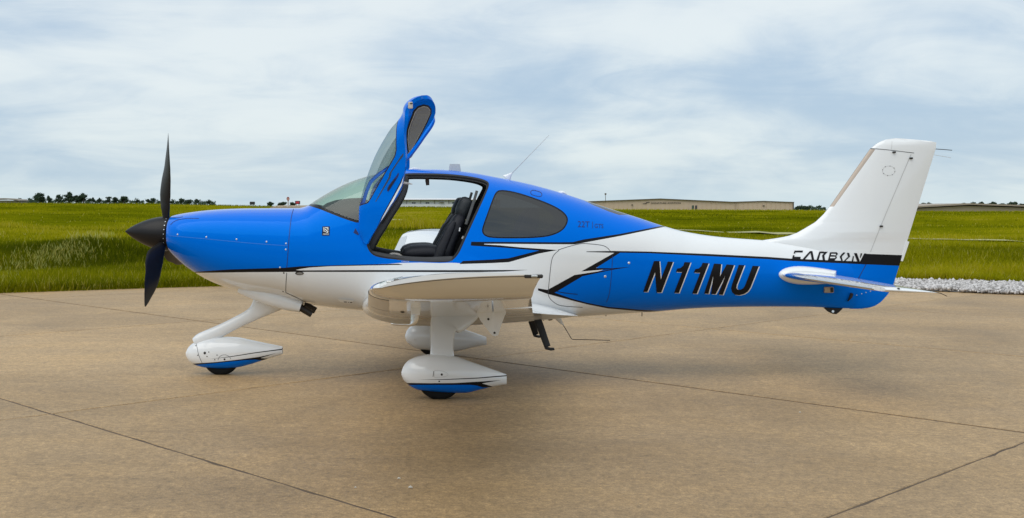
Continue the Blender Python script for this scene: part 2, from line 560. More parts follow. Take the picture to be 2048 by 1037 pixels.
# ---- fuselage shell: photo column, top row, bottom row, half width (m), row of widest line, upper and lower power
FUS = Loft([
    (341, 440, 499, .17, 470, 2.0, 2.0), (344, 434, 503, .30, 470, 2.2, 2.0), (351, 431, 511, .375, 470, 2.3, 2.0),
    (365, 428, 524, .435, 472, 2.4, 2.0), (384, 425, 539, .48, 474, 2.5, 2.1), (423, 420.5, 562, .525, 480, 2.6, 2.2),
    (461, 418.2, 576.5, .555, 486, 2.6, 2.3), (500, 417.2, 585, .575, 490, 2.6, 2.4), (560, 416.8, 593, .595, 496, 2.6, 2.5),
    (600, 416.4, 603, .605, 500, 2.6, 2.5), (614, 413, 606, .605, 500, 2.55, 2.5), (635, 399.5, 611, .61, 500, 2.45, 2.5),
    (658, 385.5, 614.5, .612, 500, 2.35, 2.5), (696, 366.5, 618.5, .615, 500, 2.3, 2.5), (733, 353.5, 622, .618, 500, 2.3, 2.5),
    (780, 343.5, 626, .62, 500, 2.3, 2.5), (820, 339, 629.5, .62, 500, 2.3, 2.5), (870, 339.3, 633, .62, 500, 2.3, 2.5),
    (910, 341.8, 636, .62, 500, 2.3, 2.5), (947, 346.3, 637.6, .618, 500, 2.3, 2.5), (986, 353.5, 638.6, .612, 500, 2.3, 2.5),
    (1050, 366.5, 638.6, .59, 502, 2.25, 2.5), (1125, 387, 635.8, .545, 505, 2.2, 2.45), (1200, 411.6, 631, .485, 510, 2.15, 2.4),
    (1276, 436, 626, .42, 517, 2.1, 2.3), (1328, 453, 622.3, .375, 524, 2.05, 2.2), (1366, 463, 618.8, .342, 532, 2.0, 2.2),
    (1441, 474.5, 615.2, .28, 542, 2.0, 2.2), (1537, 482, 613.8, .21, 549, 2.0, 2.2), (1607, 490, 614, .155, 553, 2.0, 2.2),
    (1680, 500, 617, .08, 558, 2.0, 2.2), (1708, 505, 617.5, .05, 560, 2.0, 2.2)])

BLUE1 = [(300, 380), (300, 520), (340, 515), (360, 540), (388, 556), (391, 544.5), (461, 539.7), (569, 536.4), (600, 533.4), (700, 530.4), (777, 528.3),
         (800, 526.3), (840, 525.6), (880, 526.6), (900, 526), (912, 526.4), (922, 527.3), (985, 523.5), (1017, 521.0), (1078, 504), (1108, 500.4),
         (1040, 496.7), (1000, 493), (966, 489.6), (969, 488.2), (1120, 487.4), (1148, 487), (1168, 482.2), (1240, 470.5), (1327, 453.2), (1336, 440), (1250, 395),
         (1100, 340), (900, 310), (600, 310)]
K1 = [(389, 544), (461, 539.3), (569, 536), (600, 533.2), (700, 530.2), (797, 528), (806, 530.2), (731, 531.5), (660, 533), (620, 535.5), (600, 538.5),
      (591, 540.6), (600, 541.3), (700, 540.8), (760, 540.6), (900, 540.8), (960, 540.6), (1010, 540.6), (1057, 540.2), (1010, 543.6), (960, 544.6),
      (900, 544.8), (760, 544.4), (600, 544.3), (500, 544.8), (392, 546.3)]
K2 = [(942.4, 484), (1120, 485), (1146, 484.6), (1166, 479.6), (1240, 468.3), (1328, 451.3), (1330, 453.8), (1240, 472.5), (1170, 485.4), (1150, 489.2), (1120, 489),
      (969, 487.9), (968, 489.3), (1000, 491.2), (1040, 495.2), (1115.3, 500.6), (1078, 507.5), (1018, 524.8), (985, 526.6), (918.8, 528.6), (925.8, 522.4),
      (985, 519.6), (1017, 517), (1078, 501.6), (1040, 498.6), (1000, 495.4), (941.4, 491.7)]
BLUE2 = [(1240, 505), (1192, 536.8), (1212, 538.4), (1165, 553), (1114, 583.5), (1108, 586), (1142, 598.5), (1175, 607.5), (1216, 615.5), (1280, 621.3),
         (1330, 640), (1800, 660), (1800, 531), (1723, 528), (1640, 524.5), (1584, 521.8), (1537, 517.5), (1417, 511), (1296, 505.4)]
K3 = [(1173, 503.3), (1228, 502.4), (1296, 503.6), (1417, 508.4), (1537, 514.4), (1578, 517.4), (1640, 520.2), (1720, 523.4), (1800, 525), (1800, 532), (1723, 528.8), (1640, 525.2), (1584, 522.5),
      (1537, 518.9), (1417, 512.8), (1296, 506.8), (1240, 506), (1192, 536.6), (1225, 537), (1263, 534), (1225, 540.2), (1165, 553), (1114, 583.5), (1109, 585.7),
      (1142, 597.3), (1175, 606.3), (1216, 614.3), (1280, 620), (1330, 623), (1330, 626.5), (1280, 623), (1216, 617.4), (1175, 609.4), (1142, 601), (1095, 588.3), (1076, 581.5),
      (1076, 577), (1095, 580.2), (1149, 550.5), (1223, 539.2), (1200, 540.4), (1162.4, 543.4), (1228.5, 506.2), (1173, 504.6)]
SHIELD_OUT = [(606, 405), (617, 411.5), (640, 419), (660, 427), (680, 435), (700, 442), (712, 445.5), (722, 446), (731, 438), (744, 417), (762, 387), (779, 359), (788, 342), (794, 320), (600, 320)]
SHIELD_IN = [(613, 403), (622, 408), (640, 413.6), (660, 421.5), (680, 429.6), (700, 436.6), (712, 440), (719, 440.5), (727, 433), (740, 413), (758, 383), (775, 355), (783, 340), (788, 320), (613, 320)]
DOORWAY = smooth_poly([(733, 494), (734, 478), (748, 452), (775, 405), (800, 362), (806, 349), (816, 346.4), (870, 347), (910, 349), (950, 354.5), (972, 360.5), (980, 368),
           (972, 388), (958, 419), (941, 456), (925, 492), (917, 509), (904, 523), (890, 525.2), (850, 524.6), (800, 520.5), (765, 517), (744, 511)], 2)
REARWIN = smooth_poly([(992, 383), (1003, 379.5), (1031, 384), (1069, 396), (1107, 411), (1128, 424), (1137, 437), (1134, 450), (1126, 461), (1110, 470), (1086, 475.6),
           (1040, 477.5), (985, 477), (969, 473), (963, 463), (966, 451), (975, 426), (985, 398)], 2)
AFTWIN = [(1165, 399.8), (1186, 410.5), (1219, 424), (1238, 430.3), (1257, 430.2), (1262, 415), (1165, 385)]

def px2uv(surf, poly, step=5.0, sc=(1, 1)):
    P = surf.side(dens(poly, step))
    keep = np.r_[True, np.linalg.norm(np.diff(P, axis=0), axis=1) > 2e-4]
    return P[keep]
U0, U1 = FUS.x[0], FUS.x[-1]
polys = [px2uv(FUS, p) for p in (BLUE1, K1, K2, BLUE2, K3, SHIELD_OUT, SHIELD_IN, DOORWAY, shrink(DOORWAY, 3.2), REARWIN, shrink(REARWIN, 2.6), AFTWIN)]
nu, nv = 190, 44
uu = np.linspace(U0, U1, nu); vv = np.linspace(-np.pi / 2, np.pi / 2, nv)
gu, gv = np.meshgrid(uu[1:-1], vv[1:-1]); grid = np.stack([gu.ravel(), gv.ravel()], 1)
hull = np.vstack([np.stack([uu, np.full(nu, vv[0])], 1), np.stack([uu, np.full(nu, vv[-1])], 1),
                  np.stack([np.full(nv - 2, U0), vv[1:-1]], 1), np.stack([np.full(nv - 2, U1), vv[1:-1]], 1)])
uv, T = triangulate(grid, hull, polys, 0.011)
cen = uv[T].mean(1)
reg = np.zeros(len(T), int)                       # 0 white 1 blue 2 black 3 seal, 10+ openings
for p, r in zip(polys, (1, 2, 2, 1, 2, 2, 10, 3, 12, 2, 11, 13)):
    reg[inside(p, cen)] = r
V = FUS.S(uv); N = FUS.N(uv)
def emit(name, mask, mats, side, parent=plane, off=0.0, midx=None):
    """side: -1 camera side, +1 far side, 0 both in one mesh"""
    t = T[mask]
    mi = None if midx is None else midx[mask]
    used, inv = np.unique(t, return_inverse=True)
    t = inv.reshape(-1, 3)
    P = V[used] + N[used] * off; n = N[used]
    M = np.array([1, -1, 1])
    if side == -1: return orient(name, P, t, n, mats, parent, mi)
    if side == 1: return orient(name, P * M, t, n * M, mats, parent, mi)
    return orient(name, np.vstack([P, P * M]), np.vstack([t, t + len(P)]), np.vstack([n, n * M]), mats, parent, None if mi is None else np.r_[mi, mi])
fus = emit('fuselage', reg < 10, [WHITE, BLUE, BLACK, RUBBER], 0, midx=reg)
cabin_rng = (cen[:, 0] > -1.05) & (cen[:, 0] < 1.75)
emit('cabin_lining', (reg < 10) & cabin_rng, WALLIN, 0, parent=fus, off=-0.018)
emit('windshield', reg == 10, SHIELD, 0)
for sd in (-1, 1):
    emit('side_window', reg == 11, RGLASS, sd)
emit('aft_window', reg == 13, RGLASS, 0)
# door jamb: the thickness of the shell round each doorway
jp = FUS.side(dens(shrink(DOORWAY, 3.2), 5))
JV, JN = FUS.S(jp), FUS.N(jp)
for sd in (1, -1):
    M = np.array([1, sd, 1])
    k = len(JV)
    rows = [JV * M, (JV - JN * 0.01) * M, (JV - JN * 0.02) * M]
    Fc = [(r * k + i, r * k + (i + 1) % k, (r + 1) * k + (i + 1) % k, (r + 1) * k + i) for r in range(2) for i in range(k)]
    mesh('door_jamb', np.vstack(rows), Fc, RUBBER, fus)
    # padded trim running round the doorway on the inside
    ctr = JV.mean(0)
    inn = JV - JN * 0.02
    shr = inn + (ctr - inn) / np.linalg.norm(ctr - inn, axis=1)[:, None] * 0.006
    rings = [[p * M, q * M, (q - n * 0.006) * M, (p - n * 0.006) * M] for p, q, n in zip(inn, shr, JN)]
    rings_mesh('door_trim', rings + [rings[0]], WALLIN, fus, cap=False, sharp=30)

# ---- seams, vents, fasteners on the shell
lines(FUS, [[(587, 418.5), (583, 432), (580, 455), (577, 490), (575, 520), (573.5, 536)]], 1.3, SEAMB, fus, 'gap_crease_line')
lines(FUS, [[(573.5, 546), (572, 565), (571.5, 585)], [(571.5, 585.5), (590, 594), (612, 605)]], 1.2, SEAM, fus, 'gap_crease_line')
lines(FUS, [[(338, 472), (400, 477), (460, 483), (520, 488.5), (575, 492)]], 0.9, SEAML, fus, 'gap_crease_line')
lines(FUS, [[(1116, 500.5), (1135, 494), (1160, 488), (1168, 487.2), (1204, 490.5), (1214, 495), (1221, 503)],
            [(1118, 501), (1108, 509), (1103, 520), (1100, 545), (1097, 577), (1096, 590), (1101, 600), (1116, 611), (1135, 613.5), (1165, 615)]], 1.1, SEAM, fus, 'gap_crease_line')
lines(FUS, [[(1225, 512), (1224, 535), (1222, 560), (1219, 588), (1213, 605)]], 1.1, SEAMB, fus, 'gap_crease_line')
lines(FUS, [[(1114, 583.5), (1130, 586.5), (1155, 589)]], 1.2, BLACK, fus, 'pin_stripe', off=0.002)
vent = smooth_poly([(1062, 382), (1066, 380.5), (1080, 384), (1084, 388), (1083, 393), (1078, 394), (1064, 390.5), (1061, 387)], 1)
lines(FUS, [np.vstack([vent, vent[:1]])], 1.3, SEAMB, fus, 'air_vent')
RIV = pbr('fastener_metal', (0.62, 0.66, 0.72), 0.35, metal=0.6, vary=0.1)
rivets(FUS, [(355, 469.5), (412.5, 474.5), (473, 479), (533, 484), (572, 487.5), (571.5, 499.5), (560, 535.5)], 0.009, RIV, fus)
rivets(FUS, [(567.5, 546.5), (566, 583.5), (578.5, 597)], 0.008, DARKM, fus)
rivets(FUS, [(1210.5, 553.5), (1258, 526.5)], 0.013, RIV, fus)
lay(FUS, [disc(599, 546.8, 8.6, 20, 3.6)], DARKM, fus, 'landing_vent', off=0.004)
lay(FUS, [disc(599.5, 547, 6.4, 20, 2.3)], GREYP, fus, 'landing_vent_face', off=0.006)
# small white step plate low on the side and its lettering bar
lay(FUS, [[(675, 597), (690, 597.5), (707, 599), (706.5, 605.5), (690, 604.5), (680, 601.5)]], pbr('vent_white', (0.86, 0.87, 0.86), 0.3, vary=0.02), fus, 'scoop_plate', off=0.012)
lay(FUS, [[(688, 601.3), (694, 601.7), (694, 603), (688, 602.6)], [(696, 601.9), (698, 602), (698, 603.2), (696, 603)], [(700, 602), (705, 602.3), (705, 603.7), (700, 603.3)]], BLACK, fus, 'scoop_lettering', off=0.014)
# door catch on the cowl side
lay(FUS, [[(707, 466), (711, 457), (713, 461), (717, 467), (717, 471)]], pbr('catch_blue', (0.002, 0.012, 0.10), 0.4, vary=0.1), fus, 'door_catch', off=0.003)
# small sill lettering plate
def lay_text(surf, txt, x0, y0, x1, y1, mat, parent, name, shear=0.0, off=0.002, slope=0.0, bold=0.0):
    v, t = text_mesh(txt, bold)
    lo, hi = v.min(0), v.max(0)
    q = (v - lo) / (hi - lo)
    px = x0 + (x1 - x0) * q[:, 0]
    py = y1 + (y0 - y1) * q[:, 1] + slope * (px - x0)
    px = px + shear * (y1 - py)
    uvq = surf.side(np.stack([px, py], 1)); n = surf.N(uvq)
    return orient(name, surf.S(uvq) + n * off, t, n, mat, parent)
lay_text(FUS, 'CIRRUS', 803, 522.3, 818, 524.9, SEAMW, fus, 'sill_lettering', off=0.003)
lay_text(FUS, '22T', 1155.5, 442.5, 1179, 454.6, LTDARK, fus, 'type_lettering', slope=0.04)
lay_text(FUS, '|', 1184.3, 444, 1185.4, 457, LTDARK, fus, 'type_lettering')
lay_text(FUS, 'GTS', 1189, 448, 1206.5, 456.2, SEAMB, fus, 'type_lettering', slope=0.05)
# emblem plate beside the windscreen
em = lay(FUS, [[(645, 453.5), (659.5, 453.5), (659, 471.5), (644, 471.5)]], BLACK, fus, 'emblem_plate', off=0.003)
EW = pbr('emblem_white', (0.75, 0.76, 0.78), 0.4, vary=0.03)
lay(FUS, [[(647, 455.5), (649, 455.5), (649, 464.5), (647.6, 464.8)], [(649.5, 455.3), (657, 455.3), (656.5, 457.2), (651, 457)],
          [(650, 457.5), (657, 463.5), (656.5, 466), (650, 460)], [(654, 457.6), (657, 457.4), (657, 462)],
          [(650, 462), (653, 464.4), (650, 464.4)], [(651, 466), (657, 464.6), (655, 467)]], EW, fus, 'emblem_mark', off=0.005, step=2)
lay_text(FUS, 'CIRRUS', 645.8, 467.6, 657.6, 470.2, EW, fus, 'emblem_lettering', off=0.005, bold=0.02)

# ---- registration
def c4(P): return [(1200 + x * .24111, 400 + y * .24111) for x, y in P]
GLY = [[(447, 508), (492, 508), (503, 660), (562, 512), (605, 515), (507, 768), (467, 768), (456, 600), (392, 763), (357, 762)],
       [(700, 517), (750, 520), (653, 772), (613, 770), (680, 600), (628, 598), (640, 570), (668, 565), (690, 545)],
       [(850, 523), (900, 527), (802, 778), (763, 776), (830, 606), (776, 603), (790, 575), (817, 570), (840, 550)],
       [(945, 530), (1005, 533), (993, 636), (1050, 537), (1112, 541), (1018, 787), (980, 785), (1040, 625), (958, 782), (920, 780), (940, 625), (899, 778), (862, 776)],
       [(1150, 540), (1197, 543), (1134, 705), (1130, 730), (1142, 745), (1165, 745), (1188, 732), (1202, 710), (1265, 548), (1317, 551), (1248, 725), (1225, 760),
        (1195, 780), (1155, 790), (1118, 786), (1094, 765), (1087, 735), (1094, 702)]]
LW = pbr('letter_white', (0.78, 0.79, 0.80), 0.3, vary=0.03)
for g in GLY:
    a = lay(FUS, [c4(g)], BLACK, fus, 'registration_letter', off=0.004, step=5)
    lay(FUS, [[(x + 1.9, y + 1.0) for x, y in c4(g)]], LW, fus, 'registration_shadow', off=0.002, step=5)

# ---- fin and rudder
FIN = Panel([(277, 1790), (279, 1773), (283, 1762), (287, 1754), (298, 1740), (414, 1659), (430, 1646), (445, 1630), (458.6, 1607), (466, 1594), (472, 1578), (476, 1560), (480, 1530), (486, 1500), (500, 1495), (540, 1540), (575, 1600), (600, 1665), (618, 1700)],
            [(277, 1796), (279, 1824), (281, 1846), (284, 1873), (298.6, 1871), (480, 1815), (526, 1800), (570, 1786.5), (590, 1775), (600, 1766), (605, 1761), (611, 1752), (614, 1746), (616.5, 1735), (618, 1723)], 277, 618, 0.06)
RUD = [(1826, 293), (1822, 309), (1761, 453), (1740, 504), (1717, 557), (1700, 590), (1684, 622), (1900, 640), (1900, 270), (1828, 270)]
FB = [(1400, 518.5), (1584, 521.8), (1723, 528), (1820, 532), (1830, 640), (1400, 640)]
FK = [(1728, 508), (1815, 511.2), (1810, 532.5), (1723, 528.9), (1640, 525.2), (1582, 522.4), (1582, 517.6), (1640, 520.2), (1720, 523.4)]
BT = [(1741.5, 297), (1748, 299), (1750.5, 299.5), (1668, 413.5), (1650, 414)]
fp = [px2uv(FIN, p, 4) for p in (RUD, FB, FK, BT)]
nu2, nv2 = 40, 120
uu = np.linspace(0, 1, nu2) ** 1.3; vv = np.linspace(277, 618, nv2)
SCV = 1 / 400.0
gu, gv = np.meshgrid(uu[1:-1], vv[1:-1]); grid = np.stack([gu.ravel(), gv.ravel() * SCV], 1)
hull = np.vstack([np.stack([uu, np.full(nu2, vv[0] * SCV)], 1), np.stack([uu, np.full(nu2, vv[-1] * SCV)], 1),
                  np.stack([np.zeros(nv2 - 2), vv[1:-1] * SCV], 1), np.stack([np.ones(nv2 - 2), vv[1:-1] * SCV], 1)])
fps = [p * np.array([1, SCV]) for p in fp]
uv, T = triangulate(grid, hull, fps, 0.006)
cen = uv[T].mean(1)
reg = np.zeros(len(T), int)
for p, r in zip(fps[1:], (1, 2, 3)): reg[inside(p, cen)] = r
rud = inside(fps[0], cen)
uvf = uv / np.array([1, SCV])
V = FIN.S(uvf); N = FIN.N(uvf)
fin = emit('tail_fin', ~rud, [WHITE, BLUE, BLACK, BOOT], 0, midx=reg)
rudder = emit('rudder', rud, [WHITE, BLUE, BLACK, BOOT], 0, midx=reg)
lines(FIN, [[(1822, 309), (1761, 453), (1741, 504)]], 1.6, SEAMW, fin, 'hinge_gap')
lines(FIN, [[(1732.5, 528), (1717, 557), (1700, 590), (1686, 617)]], 1.4, SEAMB, fin, 'hinge_gap')
lines(FIN, [[(1740.5, 297.5), (1770, 299.5), (1828, 306.5)]], 1.2, SEAM, fin, 'gap_crease_line')
lines(FIN, [[(1784, 283), (1783, 299)]], 0.8, SEAMW, fin, 'gap_crease_line')
lines(FIN, [np.vstack([disc(1777.5, 342, 12.5, 28, 9.6)] + [disc(1777.5, 342, 12.5, 28, 9.6)[:1]])], 0.7, SEAMW, fin, 'access_cover')
rivets(FIN, [(1777.5 + 12.5 * math.cos(a), 342 + 9.6 * math.sin(a)) for a in np.arange(8) * math.pi / 4 + 0.2], 0.0045, DARKM, fin, h=0.003)
for x, y in ((1787, 305), (1821, 317), (1761.5, 453)):
    c = FIN.S(FIN.side([(x, y)]))[0]
    box('hinge_bracket', c - (.012, .02, .008), c + (.016, .006, .008), DARKM, fin, .003)
tab = [W(1812, 482), W(1818, 484), W(1805, 523), W(1801, 522)]
rings_mesh('trim_tab', [[p + np.array([0, dy, 0]) for p in tab] for dy in (-.008, .008)], WHITE, rudder, sharp=30)
# static wicks
sweep('static_wick', [W(1871, 298.5), W(1887, 299.5), W(1904, 301)], .0035, .0035, DARKM, rudder, segs=6)
sweep('static_wick', [W(1868, 310), W(1885, 313), W(1902, 316)], .002, .002, SEAMW, rudder, segs=6)
# lettering CARBON on the band
def la(P): return [(1578 + x / 17.21, 496 + y / 17.21) for x, y in P]
def lb(P): return [(1650 + x / 17.21, 496 + y / 17.21) for x, y in P]
CARB_B = [la([(185, 103), (475, 103), (462, 165), (215, 160), (205, 205), (155, 200)]), la([(130, 262), (185, 262), (175, 312), (400, 318), (380, 410), (95, 410)]),
          la([(715, 120), (800, 120), (865, 435), (785, 430), (735, 180), (545, 400), (455, 410), (520, 330)]),
          la([(1040, 135), (1335, 140), (1213, 263), (1236, 445), (1160, 440), (1130, 268), (1195, 195), (1080, 190), (1015, 420), (942, 415)]),
          lb([(170, 155), (400, 155), (445, 215), (385, 265), (405, 350), (350, 395), (318, 450), (88, 450), (130, 300)]),
          lb([(630, 160), (700, 165), (680, 192), (580, 290), (575, 330), (608, 460), (560, 465), (500, 310), (560, 230)]), lb([(745, 175), (825, 178), (860, 300), (690, 460), (635, 460), (790, 305)]),
          lb([(955, 280), (990, 290), (965, 470), (910, 470), (935, 380)]), lb([(990, 180), (1090, 185), (1185, 440), (1185, 495), (1110, 485)]), lb([(1220, 190), (1280, 195), (1225, 345), (1200, 340)]),
          lb([(1345, 195), (1420, 200), (1420, 565), (1240, 550), (1238, 485)])]
CARB_W = [lb([(210, 205), (372, 212), (357, 262), (198, 257)]), lb([(175, 316), (347, 318), (335, 360), (158, 362)])]
class Stack:
    """lettering that runs from the tail cone to the fin: dropped on whichever lies nearer the camera"""
    def side(s, pp): s.pp = np.asarray(pp, float); return s.pp
    def _pick(s, pp):
        a, b = FUS.S(FUS.side(pp)), FIN.S(FIN.side(pp))
        na, nb = FUS.N(FUS.side(pp)), FIN.N(FIN.side(pp))
        w = (a[:, 1] < b[:, 1])[:, None]
        k = np.minimum(a[:, 1], b[:, 1])
        return np.stack([(pp[:, 0] - CX) * (DIST + k) / F, k, EYE - (pp[:, 1] - YH) * (DIST + k) / F], 1), np.where(w, na, nb)
    def S(s, pp): return s._pick(pp)[0]
    def N(s, pp): return s._pick(pp)[1]
TAIL = Stack()
for p in CARB_B: lay(TAIL, [p], BLACK, fin, 'band_letter', off=0.004, step=3)
for p in CARB_W: lay(TAIL, [p], LW, fin, 'band_letter_counter', off=0.006, step=3)
# tail details
zt = W(1658, 580, -.13)
box('static_port', zt + (-.045, -.004, -.03), zt + (.045, .02, .028), BOOT, fus, .006)
box('static_port_vent', zt + (.012, -.008, -.024), zt + (.04, .01, .022), DARKM, fus, .004)
tdp = [W(1648, 616), W(1657, 624), W(1665, 628), W(1671, 628.5), W(1677, 624), W(1684, 617)]
rings_mesh('tail_tiedown', [[p + np.array([0, dy, 0]) for p in tdp] for dy in (-.022, .022)], RUBBER, fus, sharp=30)
sweep('tiedown_eye', [W(1666, 623.3, -.026), W(1666, 623.3, .026)], .012, .012, METAL, fus, segs=12, lateral=(1, 0, 0))
rp = [W(1696, 603, -.07), W(1702, 586, -.07), W(1706, 588, -.07), W(1704, 595, -.07)]
rings_mesh('rudder_horn', [[p + np.array([0, dy, 0]) for p in rp] for dy in (-.012, .03)], RUBBER, rudder, sharp=30)
rivets(FIN, [(1713.5, 591), (1723.5, 588), (1732, 585.5), (1741, 583)], 0.006, RIV, rudder)

# ---- lifting surfaces
def foil(t, c0=0.0, c1=1.0, n=22, camber=0.02, close=True):
    """airfoil outline (x, z) from TE over the top to LE and back below, between chord fractions c0 and c1"""
    b = np.linspace(0, np.pi, n)
    x = c0 + (c1 - c0) * (1 - np.cos(b)) / 2
    yt = 5 * t * (.2969 * np.sqrt(x) - .126 * x - .3516 * x ** 2 + .2843 * x ** 3 - .1036 * x ** 4) + 0.0008
    yc = camber * np.sin(np.pi * np.clip(x, 0, 1) ** 0.85)
    return np.r_[np.stack([x, yc + yt], 1)[::-1], np.stack([x, yc - yt], 1)[1 if c0 == 0 else 0:]]
LEY = [0, .45, .62, .85, 5.3, 5.6, 5.75, 5.84]
def wing_par(y):
    le = np.interp(y, LEY, [-.52, -.52, -.475, -.445, -.247, -.228, -.205, -.165])
    te = np.interp(y, [0, .45, .62, .95, 5.3, 5.6, 5.75, 5.84], [1.55, 1.50, 1.20, 1.03, .575, .558, .562, .572])
    zc = .70 + (y - .6) * .104
    th = np.interp(y, [0, .45, .62, .85, 5.2, 5.5, 5.7, 5.84], [.19, .19, .17, .152, .135, .12, .075, .03])
    return le, te, zc, th
def wing_ring(y, sgn, c0=0.0, c1=1.0, droop=0.0, n=22):
    le, te, zc, th = wing_par(y)
    p = foil(th, c0, c1, n)
    ch = te - le
    up = 0.093 * max(0, (y - 5.28) / .56) ** 1.9
    x = p[:, 0]
    ux = np.clip(x, 0, 1) ** .62
    X = le + ch * x
    Z = zc + ch * p[:, 1] - (X + .1) * 0.045 + up * ux
    if droop:
        hx, hz = le + ch * c0, zc - (le + ch * c0 + .1) * 0.045
        ca, sa = math.cos(droop), math.sin(droop)
        dx, dz = X - hx, Z - hz
        X, Z = hx + dx * ca + dz * sa, hz - dx * sa + dz * ca
    return [(a, sgn * y, b) for a, b in zip(X, Z)]
def surf_mesh(name, rings, sgn, mat, parent, sharp=35):
    if sgn > 0: rings = [r[::-1] for r in rings]
    return rings_mesh(name, [r[::-1] for r in rings], mat, parent, sharp=sharp)
wing_ob = {}
for sgn in (-1, 1):
    inner = np.r_[0.0, .3, .45, .52, .62, .72, .85, 1.0]
    # main box: full section at the root and the tip, cut at 76 % chord along flap and aileron
    body = [wing_ring(y, sgn) for y in inner]
    w = surf_mesh('wing', body, sgn, WHITE, plane)
    mid = np.linspace(1.0, 5.2, 16)
    surf_mesh('wing_panel', [wing_ring(y, sgn, 0, .755) for y in mid], sgn, WHITE, w)
    tip = [5.2, 5.3, 5.38, 5.46, 5.54, 5.61, 5.67, 5.72, 5.76, 5.79, 5.815, 5.83, 5.84]
    surf_mesh('wing_tip', [wing_ring(y, sgn, n=30) for y in tip], sgn, WHITE, w)
    surf_mesh('flap', [wing_ring(y, sgn, .765, 1, 0.02) for y in np.linspace(1.01, 3.3, 8)], sgn, WHITE, plane)
    surf_mesh('aileron', [wing_ring(y, sgn, .765, 1) for y in np.linspace(3.32, 5.19, 8)], sgn, WHITE, plane)
    # leading edge de-ice strip
    for y0, y1 in ((1.05, 2.6), (2.66, 5.15)):
        rg = []
        for y in np.linspace(y0, y1, 10):
            le, te, zc, th = wing_par(y)
            r = np.array(wing_ring(y, sgn, n=40)); m = len(r) // 2
            r = r[m - 9:m + 10]
            ctr = np.array([le + .12, sgn * y, zc])
            d = r - ctr; d /= np.linalg.norm(d, axis=1)[:, None]
            rg.append([tuple(p) for p in r + d * 0.0025])
        if sgn < 0: rg = [q[::-1] for q in rg]
        rings_mesh('deice_panel', rg, METAL, w, cap=False, closed=False)
    # clear lamp lens along the tip edge, lamp block inside
    lens = []
    for x in np.linspace(0.01, .16, 6):
        le, te, zc, th = wing_par(5.80)
        r = np.array(wing_ring(5.80, sgn, n=60)); j = np.argmin(np.abs(r[:60, 0] - (le + (te - le) * x)))
        p = r[j]
        lens.append([p + np.array([0, sgn * dy, dz]) for dy, dz in ((-.05, .003), (.0, .010), (.032, .006), (.040, -.004), (.03, -.014))])
    rings_mesh('lamp_lens', lens, LENS, w, sharp=30)
    for x in (.075, .115):
        r = np.array(wing_ring(5.80, sgn, n=60)); j = np.argmin(np.abs(r[:60, 0] - (le + (te - le) * x)))
        p = r[j]
        box('lamp_block', np.minimum(p + (-.012, sgn * .0, -.006), p + (.012, sgn * .03, .006)), np.maximum(p + (-.012, sgn * .0, -.006), p + (.012, sgn * .03, .006)), METAL if x < .1 else DARKM, w, .003)
    p = np.array(wing_ring(5.82, sgn, n=30)[0])
    box('tail_lamp', np.minimum(p + (-.08, 0, -.008), p + (.005, sgn * .022, .010)), np.maximum(p + (-.08, 0, -.008), p + (.005, sgn * .022, .010)), DARKM, w, .004)
    box('tail_lamp_lens', np.minimum(p + (-.05, sgn * .021, -.004), p + (-.02, sgn * .027, .007)), np.maximum(p + (-.05, sgn * .021, -.004), p + (-.02, sgn * .027, .007)), METAL, w, .003)
    # flap hinge fairing below the wing
    yh_ = sgn * 2.25
    zb = np.array(wing_ring(2.25, 1, 0, 1))
    hx, hz = .42, .80
    prof = [(.43, .90), (.439, .841), (.485, .752), (.565, .648), (.585, .630), (.605, .626), (.625, .636), (.645, .70), (.69, .82), (.70, .86), (.70, .90)]
    rings_mesh('flap_hinge', [[(x, yh_ + dy, z) for x, z in prof] for dy in (-.018, .018)], WHITE, w, sharp=30)
    for x, z in ((.512, .828), (.549, .758), (.597, .652)):
        sweep('hinge_bolt', [(x, yh_ - .022, z), (x, yh_ + .022, z)], .009, .009, DARKM, w, segs=10, lateral=(1, 0, 0))
    # dark seams along the upper and lower edge of the tip cap
    for yy, lo_, hi_ in ((5.70, 0, 30), (5.825, 30, 59)):
        r = np.array(wing_ring(yy, sgn, n=30))[lo_:hi_]
        sweep('tip_seam', r + (0, sgn * .001, .0), .0022, .0022, SEAM, w, segs=5)
    # added metal band standing in for reflections on the glossy upper tip edge
    rg = []
    for yy in (5.745, 5.77, 5.80, 5.82, 5.832):
        r = np.array(wing_ring(yy, sgn, n=30))[3:25]
        rg.append([tuple(q_) for q_ in r + (0, sgn * .0015, .002)])
    if sgn > 0: rg = [q_[::-1] for q_ in rg]
    rings_mesh('tip_sheen_band', rg, METAL, w, cap=False, closed=False)
    # tie-down ring under the wing
    a = np.linspace(0, 2 * np.pi, 15)
    if sgn < 0:
        c = W(805.3, 617, -2.8)
        sweep('tiedown_ring', [c + np.array([.022 * math.cos(q), 0, .028 * math.sin(q)]) for q in a], .007, .007, DARKM, w, segs=8, cap=False)
        sweep('tiedown_stem', [c + np.array([0, 0, .028]), c + np.array([0, 0, .09])], .008, .008, DARKM, w, segs=8)
    wing_ob[sgn] = w
# pitot tube under the near wing
mast = [W(836, 594, -3.9), W(834, 605, -3.9), W(831, 632, -3.9), W(830, 641, -3.9)]
sweep('pitot_mast', [W(832.5, 592, -3.9), W(832, 610, -3.9), W(830.6, 630, -3.9)], [.034, .033, .029], .011, WHITE, plane, n=2.5, lateral=(0, 1, 0))
pt = sweep('pitot_tube', [W(829.8, 630, -3.9), W(829, 639, -3.9), W(826, 646.5, -3.9), W(818, 649.6, -3.9), W(800, 649.3, -3.9), W(786, 648.3, -3.9), W(782, 648, -3.9)],
           [.026, .026, .020, .011, .010, .009, .005], [.012, .012, .012, .010, .010, .009, .004], METAL, plane, sub=4)

